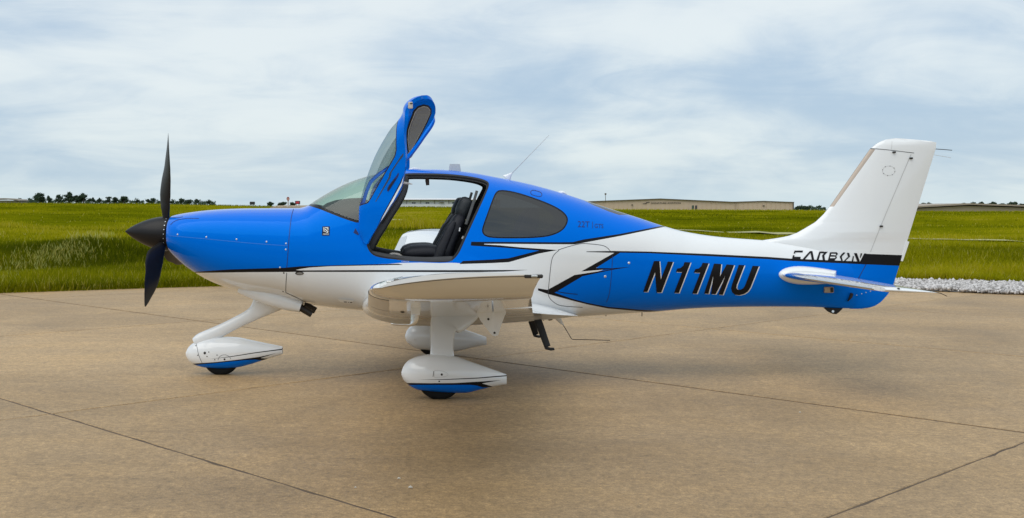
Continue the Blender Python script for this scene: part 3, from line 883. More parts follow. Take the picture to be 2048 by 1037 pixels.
# ---- horizontal tail
for sgn in (-1, 1):
    def st_ring(y, c0, c1, grow=1.0):
        t = (y - .10) / 1.85
        le, te = 3.47 + .215 * t, 4.25 - .085 * t
        ch = te - le
        zc = .985 - .016 * t
        p = foil((.105 - .02 * t) * grow, c0, c1, 20, camber=0.0)
        X = le + ch * p[:, 0]
        return [(a, sgn * y, zc + ch * b - (a - le) * .055) for a, b in zip(X, p[:, 1])]
    ys = np.linspace(.06, 1.90, 12)
    st = surf_mesh('stabilizer', [st_ring(y, 0, .62) for y in ys], sgn, WHITE, plane)
    surf_mesh('elevator', [st_ring(y, .632, 1) for y in np.linspace(.16, 1.72, 10)], sgn, WHITE, plane)
    surf_mesh('elevator_horn', [st_ring(y, .12, 1, g) for y, g in ((1.905, 1.0), (1.93, .95), (1.96, .75), (1.98, .4), (1.985, .1))], sgn, WHITE, plane)
    surf_mesh('elevator_tip', [st_ring(y, .632, 1) for y in (1.722, 1.80, 1.904)], sgn, WHITE, plane)
    # leading-edge strip
    rg = []
    for y in np.linspace(.3, 1.88, 8):
        r = np.array(st_ring(y, 0, .62)); m = len(r) // 2
        r = r[m - 5:m + 6]; ctr = np.array([r[:, 0].max(), sgn * y, r[:, 2].mean()])
        d = r - ctr; d /= np.linalg.norm(d, axis=1)[:, None]
        rg.append([tuple(q) for q in r + d * .002])
    if sgn < 0: rg = [q[::-1] for q in rg]
    rings_mesh('deice_panel', rg, METAL, st, cap=False, closed=False)
    # white collar where it leaves the tail cone
    coll = []
    for y, l0, l1, tk in ((.02, 3.45, 4.03, .092), (.13, 3.45, 4.03, .092), (.19, 3.455, 4.02, .086), (.225, 3.47, 4.0, .068), (.245, 3.50, 3.98, .048)):
        x = np.linspace(0, np.pi, 18); xs = l0 + (l1 - l0) * (1 - np.cos(x)) / 2
        q = (xs - l0) / (l1 - l0)
        hgt = tk * np.sqrt(np.clip(1 - (1 - np.minimum(q / .42, 1)) ** 2, 0, 1)) * np.where(q > .42, 1 - .33 * ((q - .42) / .58) ** 1.6, 1)
        zc = .985 - (xs - 3.47) * .045
        coll.append([(a, sgn * y, b) for a, b in zip(xs[::-1], (zc + hgt)[::-1])] + [(a, sgn * y, b) for a, b in zip(xs[1:], (zc - hgt)[1:])])
    surf_mesh('stabilizer_collar', coll, sgn, WHITE, st, sharp=40)
    tp = np.array(st_ring(1.9, 0, 1)[0])
    sweep('static_wick', [tp, tp + (.06, 0, -.012), tp + (.11, 0, -.035)], .003, .003, DARKM, plane, segs=6)
    tp = np.array(st_ring(1.93, 0, 1)[len(st_ring(1.93, 0, 1)) // 2]) + (.17, sgn * .03, .005)
    sweep('hinge_bolt', [tp, tp + (0, sgn * .03, 0)], .006, .006, DARKM, plane, segs=8, lateral=(1, 0, 0))

# ---- propeller
hub = W(337, 468) ; AX = np.array([-1, 0, .055]); AX /= np.linalg.norm(AX)
def rev(name, prof, mat, parent, segs=48):
    b = np.array([0, 1.0, 0]); n = np.cross(AX, b)
    a = np.linspace(0, 2 * np.pi, segs, endpoint=False)
    return rings_mesh(name, [[hub + AX * s + (n * np.cos(q) + b * np.sin(q)) * r for q in a] for s, r in prof], mat, parent, sharp=40)
s = np.linspace(0, 1, 16)
spin = rev('spinner', [(-.012, .163), (.0, .166)] + [(.02 + .405 * t, .166 * (1 - t ** 1.75) ** .92 + .001) for t in s], PROP, plane)
rev('spinner_backplate', [(-.03, .150), (-.014, .160), (-.013, .158)], DARKM, spin)
for q in np.arange(24) * 2 * np.pi / 24:
    b = np.array([0, 1.0, 0]); n = np.cross(AX, b); rad = n * math.cos(q) + b * math.sin(q)
    c = hub + AX * .012 + rad * .166
    sweep('spinner_screw', [c - rad * .001, c + rad * .003], .005, .005, RIV, spin, segs=8, lateral=tuple(AX))
for th in (9, 129, 249):
    th = math.radians(th)
    up_ = np.cross(AX, (0, 1.0, 0)); up_ *= np.sign(up_[2]); rad = up_ * math.cos(th) + np.array([0, -math.sin(th), 0]); tan = np.cross(AX, rad); tan *= np.sign(tan[1] * -math.cos(th))
    rings = []
    for r in np.r_[.12, .16, .20, np.linspace(.25, .93, 18), .96, .98, .99]:
        ch = np.interp(r, [.12, .18, .25, .38, .55, .75, .90, .96, .98, .99], [.070, .080, .125, .195, .218, .170, .095, .048, .024, .005])
        pit = math.radians(np.interp(r, [.12, .2, .35, .6, .99], [62, 56, 44, 31, 16]))
        tk = np.interp(r, [.12, .2, .3, .6, .99], [.9, .55, .22, .10, .09])
        cd = tan * math.cos(pit) - AX * math.sin(pit)
        nd = np.cross(rad, cd)
        sw = -.030 * math.sin(np.clip((r - .15) / .5, 0, 1) * math.pi) + .035 * np.clip((r - .6) / .39, 0, 1) ** 2
        a = np.linspace(0, 2 * np.pi, 18, endpoint=False)
        rings.append([hub + AX * .024 + rad * r + cd * (ch * (.5 * math.cos(q)) + sw) + nd * ch * tk * .5 * math.sin(q) for q in a])
    rings_mesh('propeller_blade', rings, PROP, plane, sharp=60)

# ---- nose bowl inlets: dark openings in the forward face of the cowl
for sgn in (-1, 1):
    a = np.linspace(0, 2 * np.pi, 24, endpoint=False)
    uvq = np.stack([-2.4045 + .0055 * np.cos(a), .36 + .30 * np.sin(a)], 1)
    uvq = np.vstack([uvq, [[-2.4045, .36]]])
    P, n = FUS.S(uvq), FUS.N(uvq)
    M = np.array([1, -sgn, 1])
    orient('air_intake', (P + n * .002) * M, np.array([(k, (k + 1) % 24, 24) for k in range(24)]), n * M, RUBBER, fus)
lines(FUS, [[(341, 450), (347, 444), (356, 440), (372, 437), (398, 437.5)]], 1.0, SEAMB, fus, 'gap_crease_line')  # inlet lip crease, its shade drawn as a dark blue line
lines(FUS, [[(345, 435.5), (356, 436), (366, 434)]], 1.0, SEAMB, fus, 'gap_crease_line')  # upper crease of the same lip, shade drawn in as colour
# ---- undercarriage
def fairing(name, rows, yc, blue, black, pin, painted_side=-1):
    """streamlined wheel fairing; painted on the outboard side"""
    L = Loft(rows, yc)
    ps = [px2uv(L, p, 3) for p in (blue, black, pin)]
    nu, nv = 60, 28
    uu = L.x[0] + (L.x[-1] - L.x[0]) * (np.linspace(0, 1, nu)); vv = np.linspace(-np.pi / 2, np.pi / 2, nv)
    gu, gv = np.meshgrid(uu[1:-1], vv[1:-1]); g = np.stack([gu.ravel(), gv.ravel()], 1)
    h = np.vstack([np.stack([uu, np.full(nu, vv[0])], 1), np.stack([uu, np.full(nu, vv[-1])], 1),
                   np.stack([np.full(nv - 2, uu[0]), vv[1:-1]], 1), np.stack([np.full(nv - 2, uu[-1]), vv[1:-1]], 1)])
    uv, T = triangulate(g, h, ps, .004)
    cen = uv[T].mean(1)
    r = np.zeros(len(T), int)
    for p, m in zip(ps, (1, 2, 2)): r[inside(p, cen)] = m
    V, N = L.S(uv), L.N(uv)
    M = np.array([1, -1, 1]); C = np.array([0, 2 * yc, 0])
    VV, NN, TT = np.vstack([V, V * M + C]), np.vstack([N, N * M]), np.vstack([T, T + len(V)])
    mi = np.r_[r, np.where(r == 1, 1 if painted_side == 0 else 0, r * (painted_side == 0))]
    o = orient(name, VV, TT, NN, [WHITE, BLUE, BLACK], plane, mi)
    return o, L
def copy_mirror(o):
    me = o.data.copy()
    n = len(me.vertices)
    co = np.zeros(n * 3, np.float32); me.vertices.foreach_get('co', co); co = co.reshape(-1, 3)
    nor = np.zeros(n * 3, np.float32); me.vertices.foreach_get('normal', nor)
    co[:, 1] *= -1
    me.vertices.foreach_set('co', co.ravel())
    me.flip_normals()
    me.update()
    c = bpy.data.objects.new(o.name.split('.')[0], me)
    return link(c, o.parent)
def tyre(name, c, R, w, parent):
    prof = [(R * .55, -w * .30), (R * .62, -w * .46), (R * .80, -w * .5), (R * .93, -w * .42), (R * .985, -w * .26), (R, -w * .1), (R, w * .1), (R * .985, w * .26), (R * .93, w * .42), (R * .80, w * .5), (R * .62, w * .46), (R * .55, w * .30)]
    a = np.linspace(0, 2 * np.pi, 48, endpoint=False)
    rings = [[(c[0] + r * math.cos(q), c[1] + y, max(min(c[2] + r * math.sin(q), c[2] + R * .62), 0.001)) for q in a] for r, y in prof]
    t = rings_mesh(name, rings + [rings[0]], TYRE, parent, cap=False, sharp=50)
    rings = [[(c[0] + r * math.cos(q), c[1] + y, c[2] + r * math.sin(q)) for q in a[::2]] for r, y in ((R * .15, -w * .3), (R * .4, -w * .26), (R * .58, -w * .34), (R * .58, w * .34), (R * .4, w * .26), (R * .15, w * .3))]
    rings_mesh('wheel_rim', rings, METAL, t)
    return t
MROWS = [(803, 744, 751, .012, 748, 2, 2), (804.5, 738, 756, .035, 748, 2, 2), (808, 731, 761.5, .06, 748, 2, 2), (819, 720, 772, .10, 748, 2.1, 2.1), (837, 712.8, 780.5, .132, 748, 2.2, 2.3), (860, 709, 783.5, .15, 748, 2.2, 2.4),
         (884, 709.5, 785.5, .152, 748, 2.2, 2.4), (907, 712.5, 786.5, .145, 749, 2.2, 2.4), (930, 720, 786.5, .13, 751, 2.1, 2.3), (954, 728.3, 781.5, .105, 753, 2.1, 2.2), (977, 736.3, 775.8, .078, 755, 2, 2.1), (1001, 744.6, 771, .045, 757, 2, 2), (1013, 749, 769, .022, 758, 2, 2)]
MB = [(812, 769.3), (860, 769.6), (942, 769.6), (954, 771), (966, 774), (984, 776), (980, 795), (900, 800), (820, 795), (806, 775)]
MK = [(809, 766.4), (860, 766.9), (907, 766.7), (954, 764), (1003, 760.8), (964, 767.2), (988, 774.5), (965, 775.2), (954, 771.8), (942, 770.3), (860, 770.4), (812, 770.4)]
MP = [(835, 759.9), (890, 758.9), (954, 755.8), (1015, 750.6), (1015, 752.8), (954, 757.7), (890, 760.3)]
MY = -1.40
mf, ML = fairing('wheel_fairing', MROWS, MY, MB, MK, MP)
mc = np.array(W(879, 797, MY)); mc[2] = .186
mf2 = copy_mirror(mf)
tyre('tyre', mc, .196, .15, mf)
tyre('tyre', mc * (1, -1, 1), .196, .15, mf2)
cov = smooth_poly([(868, 742), (872, 741.5), (884, 742), (894, 746), (897, 751), (890, 754), (872, 755.5), (868.5, 755)], 1)
lines(ML, [np.vstack([cov, cov[:1]])], .7, SEAMW, mf, 'axle_cover_gap')
lines(ML, [[(867.5, 743), (866, 754)]], 1.0, SEAM, mf, 'axle_cover_gap')
rivets(ML, [(883.5, 749.6)], .010, DARKM, mf); rivets(ML, [(878.5, 763.2)], .007, DARKM, mf)
for sgn in (-1, 1):
    s_ = np.array([1, -sgn, 1])
    def q(px, py, Y): return W(px, py, Y) * s_
    leg = sweep('gear_leg', [q(905, 606, -.98), q(902, 622, -1.04), q(897, 636, -1.10), q(888, 650, -1.17), q(885, 668, -1.25), q(884, 693, -1.34), q(884, 708, -1.38), q(884, 730, -1.40)],
                [.30, .245, .185, .125, .104, .097, .102, .115], [.05, .045, .04, .036, .034, .032, .034, .045], WHITE, plane, n=2.3, segs=28, sub=3, lateral=(0, 1, 0))
# nose gear
NROWS = [(372, 705, 712, .010, 708, 2, 2), (374, 699.5, 716, .03, 708, 2, 2), (378, 693.5, 722, .055, 708, 2, 2), (384, 688, 727.3, .078, 708, 2, 2.1), (395, 683.2, 732, .10, 707, 2.1, 2.2), (411, 678, 735.8, .118, 706, 2.2, 2.3), (434, 674.2, 737.5, .13, 706, 2.2, 2.4),
         (453, 673.8, 737.5, .13, 706, 2.2, 2.4), (476, 675, 735.3, .125, 705, 2.2, 2.3), (499, 679.6, 729.7, .108, 704, 2.1, 2.2), (533, 686.8, 718.8, .075, 702, 2, 2.1), (556, 691.4, 712, .045, 701, 2, 2), (565, 693.5, 709, .025, 700, 2, 2)]
NBp = [(388, 729.3), (430, 726.2), (460, 723), (490, 720), (512, 719), (527, 720.5), (520, 740), (440, 750), (385, 740)]
NKp = [(384, 728), (430, 724.8), (475, 720), (520, 714), (553, 706.8), (521, 716.6), (538, 717.8), (526, 721.4), (512, 719.8), (490, 720.8), (460, 723.8), (430, 727), (390, 730.2)]
NPp = [(418, 718.6), (460, 713.4), (510, 705.2), (567, 697.6), (567, 699.8), (510, 707), (460, 714.8)]
nf, NL = fairing('nose_wheel_fairing', NROWS, 0.0, NBp, NKp, NPp, painted_side=0)
nc = np.array(W(443, 749, 0)); nc[2] = .170
tyre('tyre', nc, .179, .12, nf)
lines(NL, [[(392, 686), (394, 694), (397, 710), (404, 726)]], .8, SEAM, nf, 'gap_crease_line')
a = np.linspace(np.pi, 0.2, 10)
lines(NL, [np.stack([449 + 13 * np.cos(a), 721 - 11 * np.sin(a)], 1)], .7, SEAM, nf, 'gap_crease_line')
rivets(NL, [(409.5, 706.5)], .014, DARKM, nf); rivets(NL, [(449, 719)], .010, DARKM, nf)
rivets(NL, [(391.5, 692), (395.5, 711), (417.5, 704.5), (414, 713.5), (434, 710.7), (429.5, 719.7)], .006, DARKM, nf, h=.003)
sweep('nose_strut', [W(545, 588), W(535, 600), W(522, 615), W(505, 629), (W(478, 643)), W(445, 660), W(420, 672), W(402, 680), W(390, 686)],
      [.19, .16, .105, .068, .058, .060, .066, .068, .05], [.10, .085, .062, .05, .046, .046, .052, .055, .045], WHITE, plane, n=2.3, segs=26, sub=3)
# exhaust tunnels and stacks, one each side of the belly
for sgn in (-1, 1):
    m3 = np.array([1, -sgn, 1])
    tun = sweep('exhaust_tunnel', [W(478, 578, -.19) * m3, W(510, 584, -.19) * m3, W(545, 593, -.19) * m3, W(575, 603.5, -.19) * m3, W(603, 613, -.19) * m3],
                [.04, .075, .095, .085, .060], [.06, .10, .115, .105, .085], WHITE, fus, n=2.4, segs=24, sub=3, cap=False)
    sweep('exhaust_pipe', [W(588, 608, -.19) * m3, W(600, 615, -.19) * m3, W(624, 629, -.19) * m3], .034, .034, DARKM, fus, segs=18, cap=False)
    sweep('exhaust_bore', [W(598, 614, -.19) * m3, W(623.4, 628.7, -.19) * m3], .029, .029, RUBBER, fus, segs=18)
# steps and belly antennas
for sgn, ya in ((-1, -.52), (1, .52)):
    m3 = np.array([1, 1, 1])
    top, bot = W(1072, 626, -.52), W(1095, 694, -.52)
    top[1], bot[1] = sgn * .44, sgn * .52
    st = sweep('boarding_step', [top, (top + bot) / 2, bot], [.036, .034, .030], [.014, .013, .012], RUBBER, plane, n=3, segs=16)
    sweep('step_pad', [bot + (-.02, 0, -.01), bot + (.03, -sgn * .0, -.022), bot + (.06, 0, -.020)], [.012, .012, .010], [.05, .05, .045], RUBBER, st, n=3, segs=14)
fa = sweep('belly_antenna', [W(1113, 632), W(1122, 645), W(1127, 651)], [.035, .015, .006], [.012, .008, .005], WHITE, plane, segs=10)
sweep('antenna_whip', [W(1125, 648), W(1143, 678), W(1146, 679.4), W(1180, 680), W(1220, 681.2)], .0035, .0035, DARKM, fa, segs=6)
for px, py, l in ((1087, 637, 5), (1212, 630, 3), (1284, 624, 9), (793, 625, 3), (843, 631, 3)):
    sweep('drain_mast', [W(px, py - 2), W(px, py + l)], .004, .004, DARKM, fus, segs=6)
sweep('belly_beacon', [W(1090, 634), W(1100, 637.5), W(1108, 634.5)], [.012, .022, .010], [.03, .045, .03], DARKM, fus, segs=12, sub=3)
# roof antennas
sweep('roof_antenna', [W(909.5, 343), W(909.5, 328.5)], [.061, .050], .008, pbr('antenna_white', (0.60, 0.62, 0.58), .6, vary=.03, spec=.2), plane, n=4, segs=16)
wb = sweep('whip_base', [W(1013, 358), W(1018, 352.5), W(1024, 346)], [.05, .026, .006], [.018, .012, .005], WHITE, plane, segs=12, sub=3)
sweep('antenna_whip', [W(1021, 350), W(1058, 312), W(1098, 271)], [.0045, .003, .002], [.0045, .003, .002], SEAMW, wb, segs=6)
sweep('roof_bump', [W(1116, 385.5), W(1124, 386.2), W(1134, 390)], [.012, .022, .006], [.04, .06, .03], WHITE, fus, segs=14, sub=3)
sweep('roof_bump', [W(818, 340), W(828, 338.2), W(842, 338.8)], [.01, .016, .006], [.04, .05, .03], WHITE, fus, segs=14, sub=3)
sweep('tail_fastener_strip', [W(1330, 455), W(1354, 466)], .004, .006, SEAMW, fus, segs=6)

# ---- cabin interior
cab = sweep('glareshield', [W(640, 440), W(655, 440), W(672, 440), W(700, 440), W(724, 440), W(730, 441)], np.array([24, 34, 39.5, 43, 44, 40]) * DIST / F, [.16, .24, .33, .42, .47, .46], pbr('glareshield_black', (.035, .038, .042), .75, vary=.1, vscale=25), plane, n=2.5, segs=30)
box('instrument_panel', W(718, 490, 0) + (0, -.47, 0), W(731, 425, 0) + (0, .47, 0), pbr('panel_dark', (.02, .02, .022), .6, vary=.1), cab, .02)
box('cabin_floor', (-.62, -.44, .86), (.95, .44, .90), WALLIN, plane, .01)
box('centre_console', (-.48, -.07, .90), (.05, .07, 1.16), WALLIN, plane, .03)
def sill(sgn):
    P = [W(742, 508, -.56), W(790, 517, -.57), W(850, 521, -.57), W(905, 519, -.57)]
    sweep('door_sill', [p * (1, -sgn, 1) for p in P], .03, .05, WALLIN, plane, n=3, segs=14, sub=2)
sill(-1); sill(1)
def seat(dx, dy, name='front_seat'):
    o = np.array([dx, dy, 0])
    Y = -.30
    q = lambda px, py: W(px, py, Y) + o
    b = sweep(name, [q(884, 528), q(886, 515), q(892, 495), q(903, 470), q(913, 450), q(920, 436), q(923, 430)],
              [.085, .095, .085, .076, .070, .060, .035], [.17, .195, .21, .205, .185, .15, .11], SEATM, plane, n=3.2, segs=28, sub=4)
    sweep('bolster', [q(874, 520), q(880, 500), q(890, 478), q(899, 458), q(907, 443)], [.05, .052, .045, .04, .02], [.04, .045, .045, .04, .02], SEATM, b, n=2.5, segs=16, sub=3).location = (0, -.19, 0)
    sweep('bolster', [q(874, 520), q(880, 500), q(890, 478), q(899, 458), q(907, 443)], [.05, .052, .045, .04, .02], [.04, .045, .045, .04, .02], SEATM, b, n=2.5, segs=16, sub=3).location = (0, .19, 0)
    sweep('headrest', [q(918, 440), q(922, 432), q(926, 420), q(931, 407), q(933, 398), q(934, 395)], [.045, .062, .072, .070, .050, .02], [.08, .10, .115, .11, .08, .04], SEAT2, b, n=2.6, segs=24, sub=4)
    sweep('seat_cushion', [q(806, 510), q(812, 507), q(830, 504), q(855, 503), q(880, 506)], [.035, .055, .068, .068, .06], [.17, .21, .225, .225, .21], SEATM, b, n=3, segs=24, sub=3)
    box('seat_base', q(825, 540) + (0, -.18, 0), q(895, 512) + (0, .18, 0), WALLIN, b, .02)
    sweep('seat_label', [q(917, 462) + (0, -.235, 0), q(918, 455) + (0, -.235, 0)], .006, .003, EW, b, segs=6)
    sweep('shoulder_belt', [q(930, 402) + (.02, .10, 0), q(908, 430) + (.0, .10, 0), q(893, 465) + (-.015, .09, 0), q(880, 500) + (-.02, .08, 0)], .006, .022, RUBBER, b, n=3, segs=10, sub=3)
BELT = pbr('belt_webbing', (.085, .088, .09), .8, vary=.1, vscale=40)
def cabin_kit(sgn):
    m = np.array([1, -sgn, 1])
    y = sweep('side_yoke', [W(733, 470, -.36) * m, W(750, 468, -.36) * m, W(756, 462, -.36) * m, W(757, 452, -.36) * m], [.014, .014, .018, .014], [.014, .014, .018, .014], RUBBER, plane, segs=12, sub=3)
    sweep('lap_belt', [W(893, 500, -.50) * m, W(880, 503, -.48) * m, W(862, 500, -.40) * m, W(846, 499, -.33) * m], .004, .022, BELT, plane, n=3, segs=10, sub=3)
    sweep('shoulder_belt', [W(954, 382, -.50) * m, W(948, 402, -.51) * m, W(940, 426, -.53) * m, W(932, 449, -.54) * m], .013, .004, BELT, plane, n=3, segs=10, sub=3)
    sweep('gas_strut', [W(766, 448, -.55) * m, W(792, 405, -.60) * m, W(806, 378, -.64) * m], [.009, .009, .005], [.009, .009, .005], DARKM, plane, segs=10)
cabin_kit(-1); cabin_kit(1)
seat(0, 0); seat(-.02, .60)
for dy in (-.27, .27):
    b = sweep('rear_seat', [(.95, dy, .95), (1.0, dy, 1.2), (1.08, dy, 1.5), (1.12, dy, 1.62)], [.09, .09, .075, .03], [.22, .24, .22, .12], SEATM, plane, n=3, segs=20, sub=3)
# shoulder strap hanging near the rear post, small sign hanging from the roof, sun visor arm, grip
sweep('belt_buckle', [W(924, 478, -.5), W(927, 473, -.5)], .008, .005, SEAMW, plane, n=3, segs=10)
cp = W(855, 363, 0)
sweep('compass', [cp + (0, 0, .06), cp + (0, 0, .03)], .006, .006, RUBBER, plane, segs=8, lateral=(1, 0, 0))
sweep('compass_body', [W(854, 352, 0), W(854.5, 362, 0), W(855.5, 371, 0)], [.016, .020, .016], [.03, .035, .03], pbr('compass_brown', (.10, .06, .055), .4, vary=.1), plane, n=3, segs=14)
sweep('sun_visor', [W(868, 348.5, -.12), W(885, 353, -.12), W(901, 360, -.12)], [.012, .010, .004], [.07, .08, .05], RUBBER, plane, segs=12, n=3)
sweep('grab_handle', [W(776, 514, -.45), W(784, 508, -.45), W(795, 509, -.45), W(806, 515, -.45)], .012, .012, BEIGE, plane, segs=10, sub=3)

# ---- gull-wing cabin doors
class Door:
    """curved door shell, swung up on its front hinge: s runs from hinge to far end, c across it (1 camera edge, -1 far edge)"""
    _q = np.linspace(0, 1, 10)[1:]
    _c, _s = 1 - np.cos(_q * np.pi / 2), np.sin(_q * np.pi / 2)
    lv = np.r_[0, .10, .22, .34, .52, .70, .84, .84 + .16 * _q]
    L = np.vstack([[(725, 484, -.62), (717.5, 458, -.63), (718, 420, -.63), (727, 376, -.64), (748, 316, -.67), (778, 262, -.70), (805, 224, -.73)],
                   np.stack([805 + 43 * _c, 224 - 33 * _s, -.73 - .02 * _q], 1)])
    N = np.vstack([[(733, 489, -.655), (752, 458, -.70), (776, 419, -.76), (803, 374, -.80), (811.5, 316, -.85), (808, 266, -.885), (809.5, 232, -.89)],
                   np.stack([809.5 + 39 * _c, 232 - 40 * _s, -.89 + .12 * _q], 1)])
    Fq = np.vstack([[(727, 481, -.60), (721, 455, -.58), (723, 414, -.57), (737, 366, -.55), (806, 314, -.46), (846, 262, -.42), (868, 222, -.46)],
                    np.stack([868 + 6 * _s - 24 * _c, 222 - 31.5 * _s, -.46 - .24 * _q], 1)])
    yc = 0
    def S(s, uv):
        q, c = np.clip(uv[:, 0], 0, 1), uv[:, 1]
        A = [np.stack([pchip(s.lv, M[:, i], q) for i in range(3)], 1) for M in (s.L, s.N, s.Fq)]
        k = np.abs(c)[:, None]
        E = np.where((c >= 0)[:, None], A[1], A[2])
        g = k ** 1.55
        xy = A[0][:, :2] + (E[:, :2] - A[0][:, :2]) * g
        Y = A[0][:, 2] + (E[:, 2] - A[0][:, 2]) * (k[:, 0] ** 0.9)
        kk = (DIST + Y) / F
        return np.stack([(xy[:, 0] - CX) * kk, Y, EYE - (xy[:, 1] - YH) * kk], 1)
    def N_(s, uv):
        e = 4e-3
        a = np.array([e, 0]); b = np.array([0, e])
        lo, hi = np.array([0.004, -1]), np.array([.996, 1])
        u = np.clip(uv, lo, hi)
        du = s.S(np.clip(u + a, lo, hi)) - s.S(np.clip(u - a, lo, hi)); dv = s.S(np.clip(u + b, -9, 1)) - s.S(np.clip(u - b, -1, 9))
        n = np.cross(du, dv)
        return n / (np.linalg.norm(n, axis=1)[:, None] + 1e-12)
DR = Door()
_probe = DR.N_(np.array([[.3, .5]]))[0]
_sg = -1.0 if _probe[1] > 0 else 1.0
class DoorSide:
    """camera-side limb (far=False) or far limb (far=True) of the door, addressed by photo pixels"""
    def __init__(s, far): s.far = far; s.yc = 0
    def S(s, uv): return DR.S(uv)
    def N(s, uv): return DR.N_(uv) * _sg
    def side(s, pp):
        pp = np.asarray(pp, float)
        lo, hi = (-1.0, -0.0) if s.far else (0.0, 1.0)
        a, b = np.meshgrid(np.linspace(0, 1, 241), np.linspace(lo, hi, 121))
        g = np.stack([a.ravel(), b.ravel()], 1)
        P = DR.S(g)
        k = F / (DIST + P[:, 1])
        q = np.stack([CX + P[:, 0] * k, YH - (P[:, 2] - EYE) * k], 1)
        out = np.zeros_like(pp)
        for i, p in enumerate(pp): out[i] = g[np.argmin(((q - p) ** 2).sum(1))]
        def proj(u):
            Q = DR.S(u); kk = F / (DIST + Q[:, 1])
            return np.stack([CX + Q[:, 0] * kk, YH - (Q[:, 2] - EYE) * kk], 1)
        for _ in range(3):
            e = 1e-3
            f0 = proj(out); r = pp - f0
            J1 = (proj(out + [e, 0]) - f0) / e; J2 = (proj(out + [0, e]) - f0) / e
            det = J1[:, 0] * J2[:, 1] - J1[:, 1] * J2[:, 0]
            det = np.where(np.abs(det) < 1.0, 1e9, det)
            d1 = (r[:, 0] * J2[:, 1] - r[:, 1] * J2[:, 0]) / det; d2 = (J1[:, 0] * r[:, 1] - J1[:, 1] * r[:, 0]) / det
            out[:, 0] = np.clip(out[:, 0] + np.clip(d1, -.006, .006), 0, 1); out[:, 1] = np.clip(out[:, 1] + np.clip(d2, -.01, .01), lo, hi)
        return out
NEAR, FAR = DoorSide(False), DoorSide(True)
def cA(P): return np.array([(700 + x * .1736, 180 + y * .1736) for x, y in P])
def cB(P): return np.array([(700 + x * .1929, 340 + y * .1929) for x, y in P])
edge = np.vstack([cA([(562, 335), (545, 370), (532, 450), (526, 600), (525, 700), (510, 765), (470, 835), (410, 935)]), cB([(365, 20), (260, 205), (205, 305), (183, 338)])])
eu = NEAR.side(dens(edge, 4, closed=False))
eu = eu[np.argsort(eu[:, 0])]
s0, s1 = eu[0, 0], eu[-1, 0]
bs = np.linspace(s1, s0, 40); back = np.stack([bs, np.interp(bs, [.0, .52, .60, .65, .70, .78, 1], [-.94, -.92, -.74, -.60, -.47, -.30, -.25])], 1)
GP = np.vstack([eu, [[s1 + .01, .05], [s1 + .012, -.2]], back, [[s0 - .012, -.2], [s0 - .012, .05]]])
gin = GP.copy(); gc = GP.mean(0)
FR = np.vstack([shrink(GP * [1.0, .22], -.006) / [1.0, .22]])
ns, ncx = 110, 46
ss = .985 * (1 - (1 - np.linspace(0, 1, ns)) ** 1.5); cs = np.linspace(-1, 1, ncx)
gu, gv = np.meshgrid(ss[1:-1], cs[1:-1]); g = np.stack([gu.ravel(), gv.ravel()], 1)
h = np.vstack([np.stack([ss, np.full(ns, -1.)], 1), np.stack([ss, np.full(ns, 1.)], 1), np.stack([np.zeros(ncx - 2), cs[1:-1]], 1), np.stack([np.full(ncx - 2, ss[-1]), cs[1:-1]], 1)])
sc_ = np.array([1, .22])
uv, T = triangulate(g * sc_, h * sc_, [np.clip(GP, [-1, -.98], [2, .98]) * sc_, np.clip(FR, [-1, -.99], [2, .99]) * sc_], .003)
uv = uv / sc_
cen = uv[T].mean(1)
gl_ = inside(GP, cen); frm = inside(FR, cen) & ~gl_
V, N = DR.S(uv), DR.N_(uv) * _sg
NN_ = N
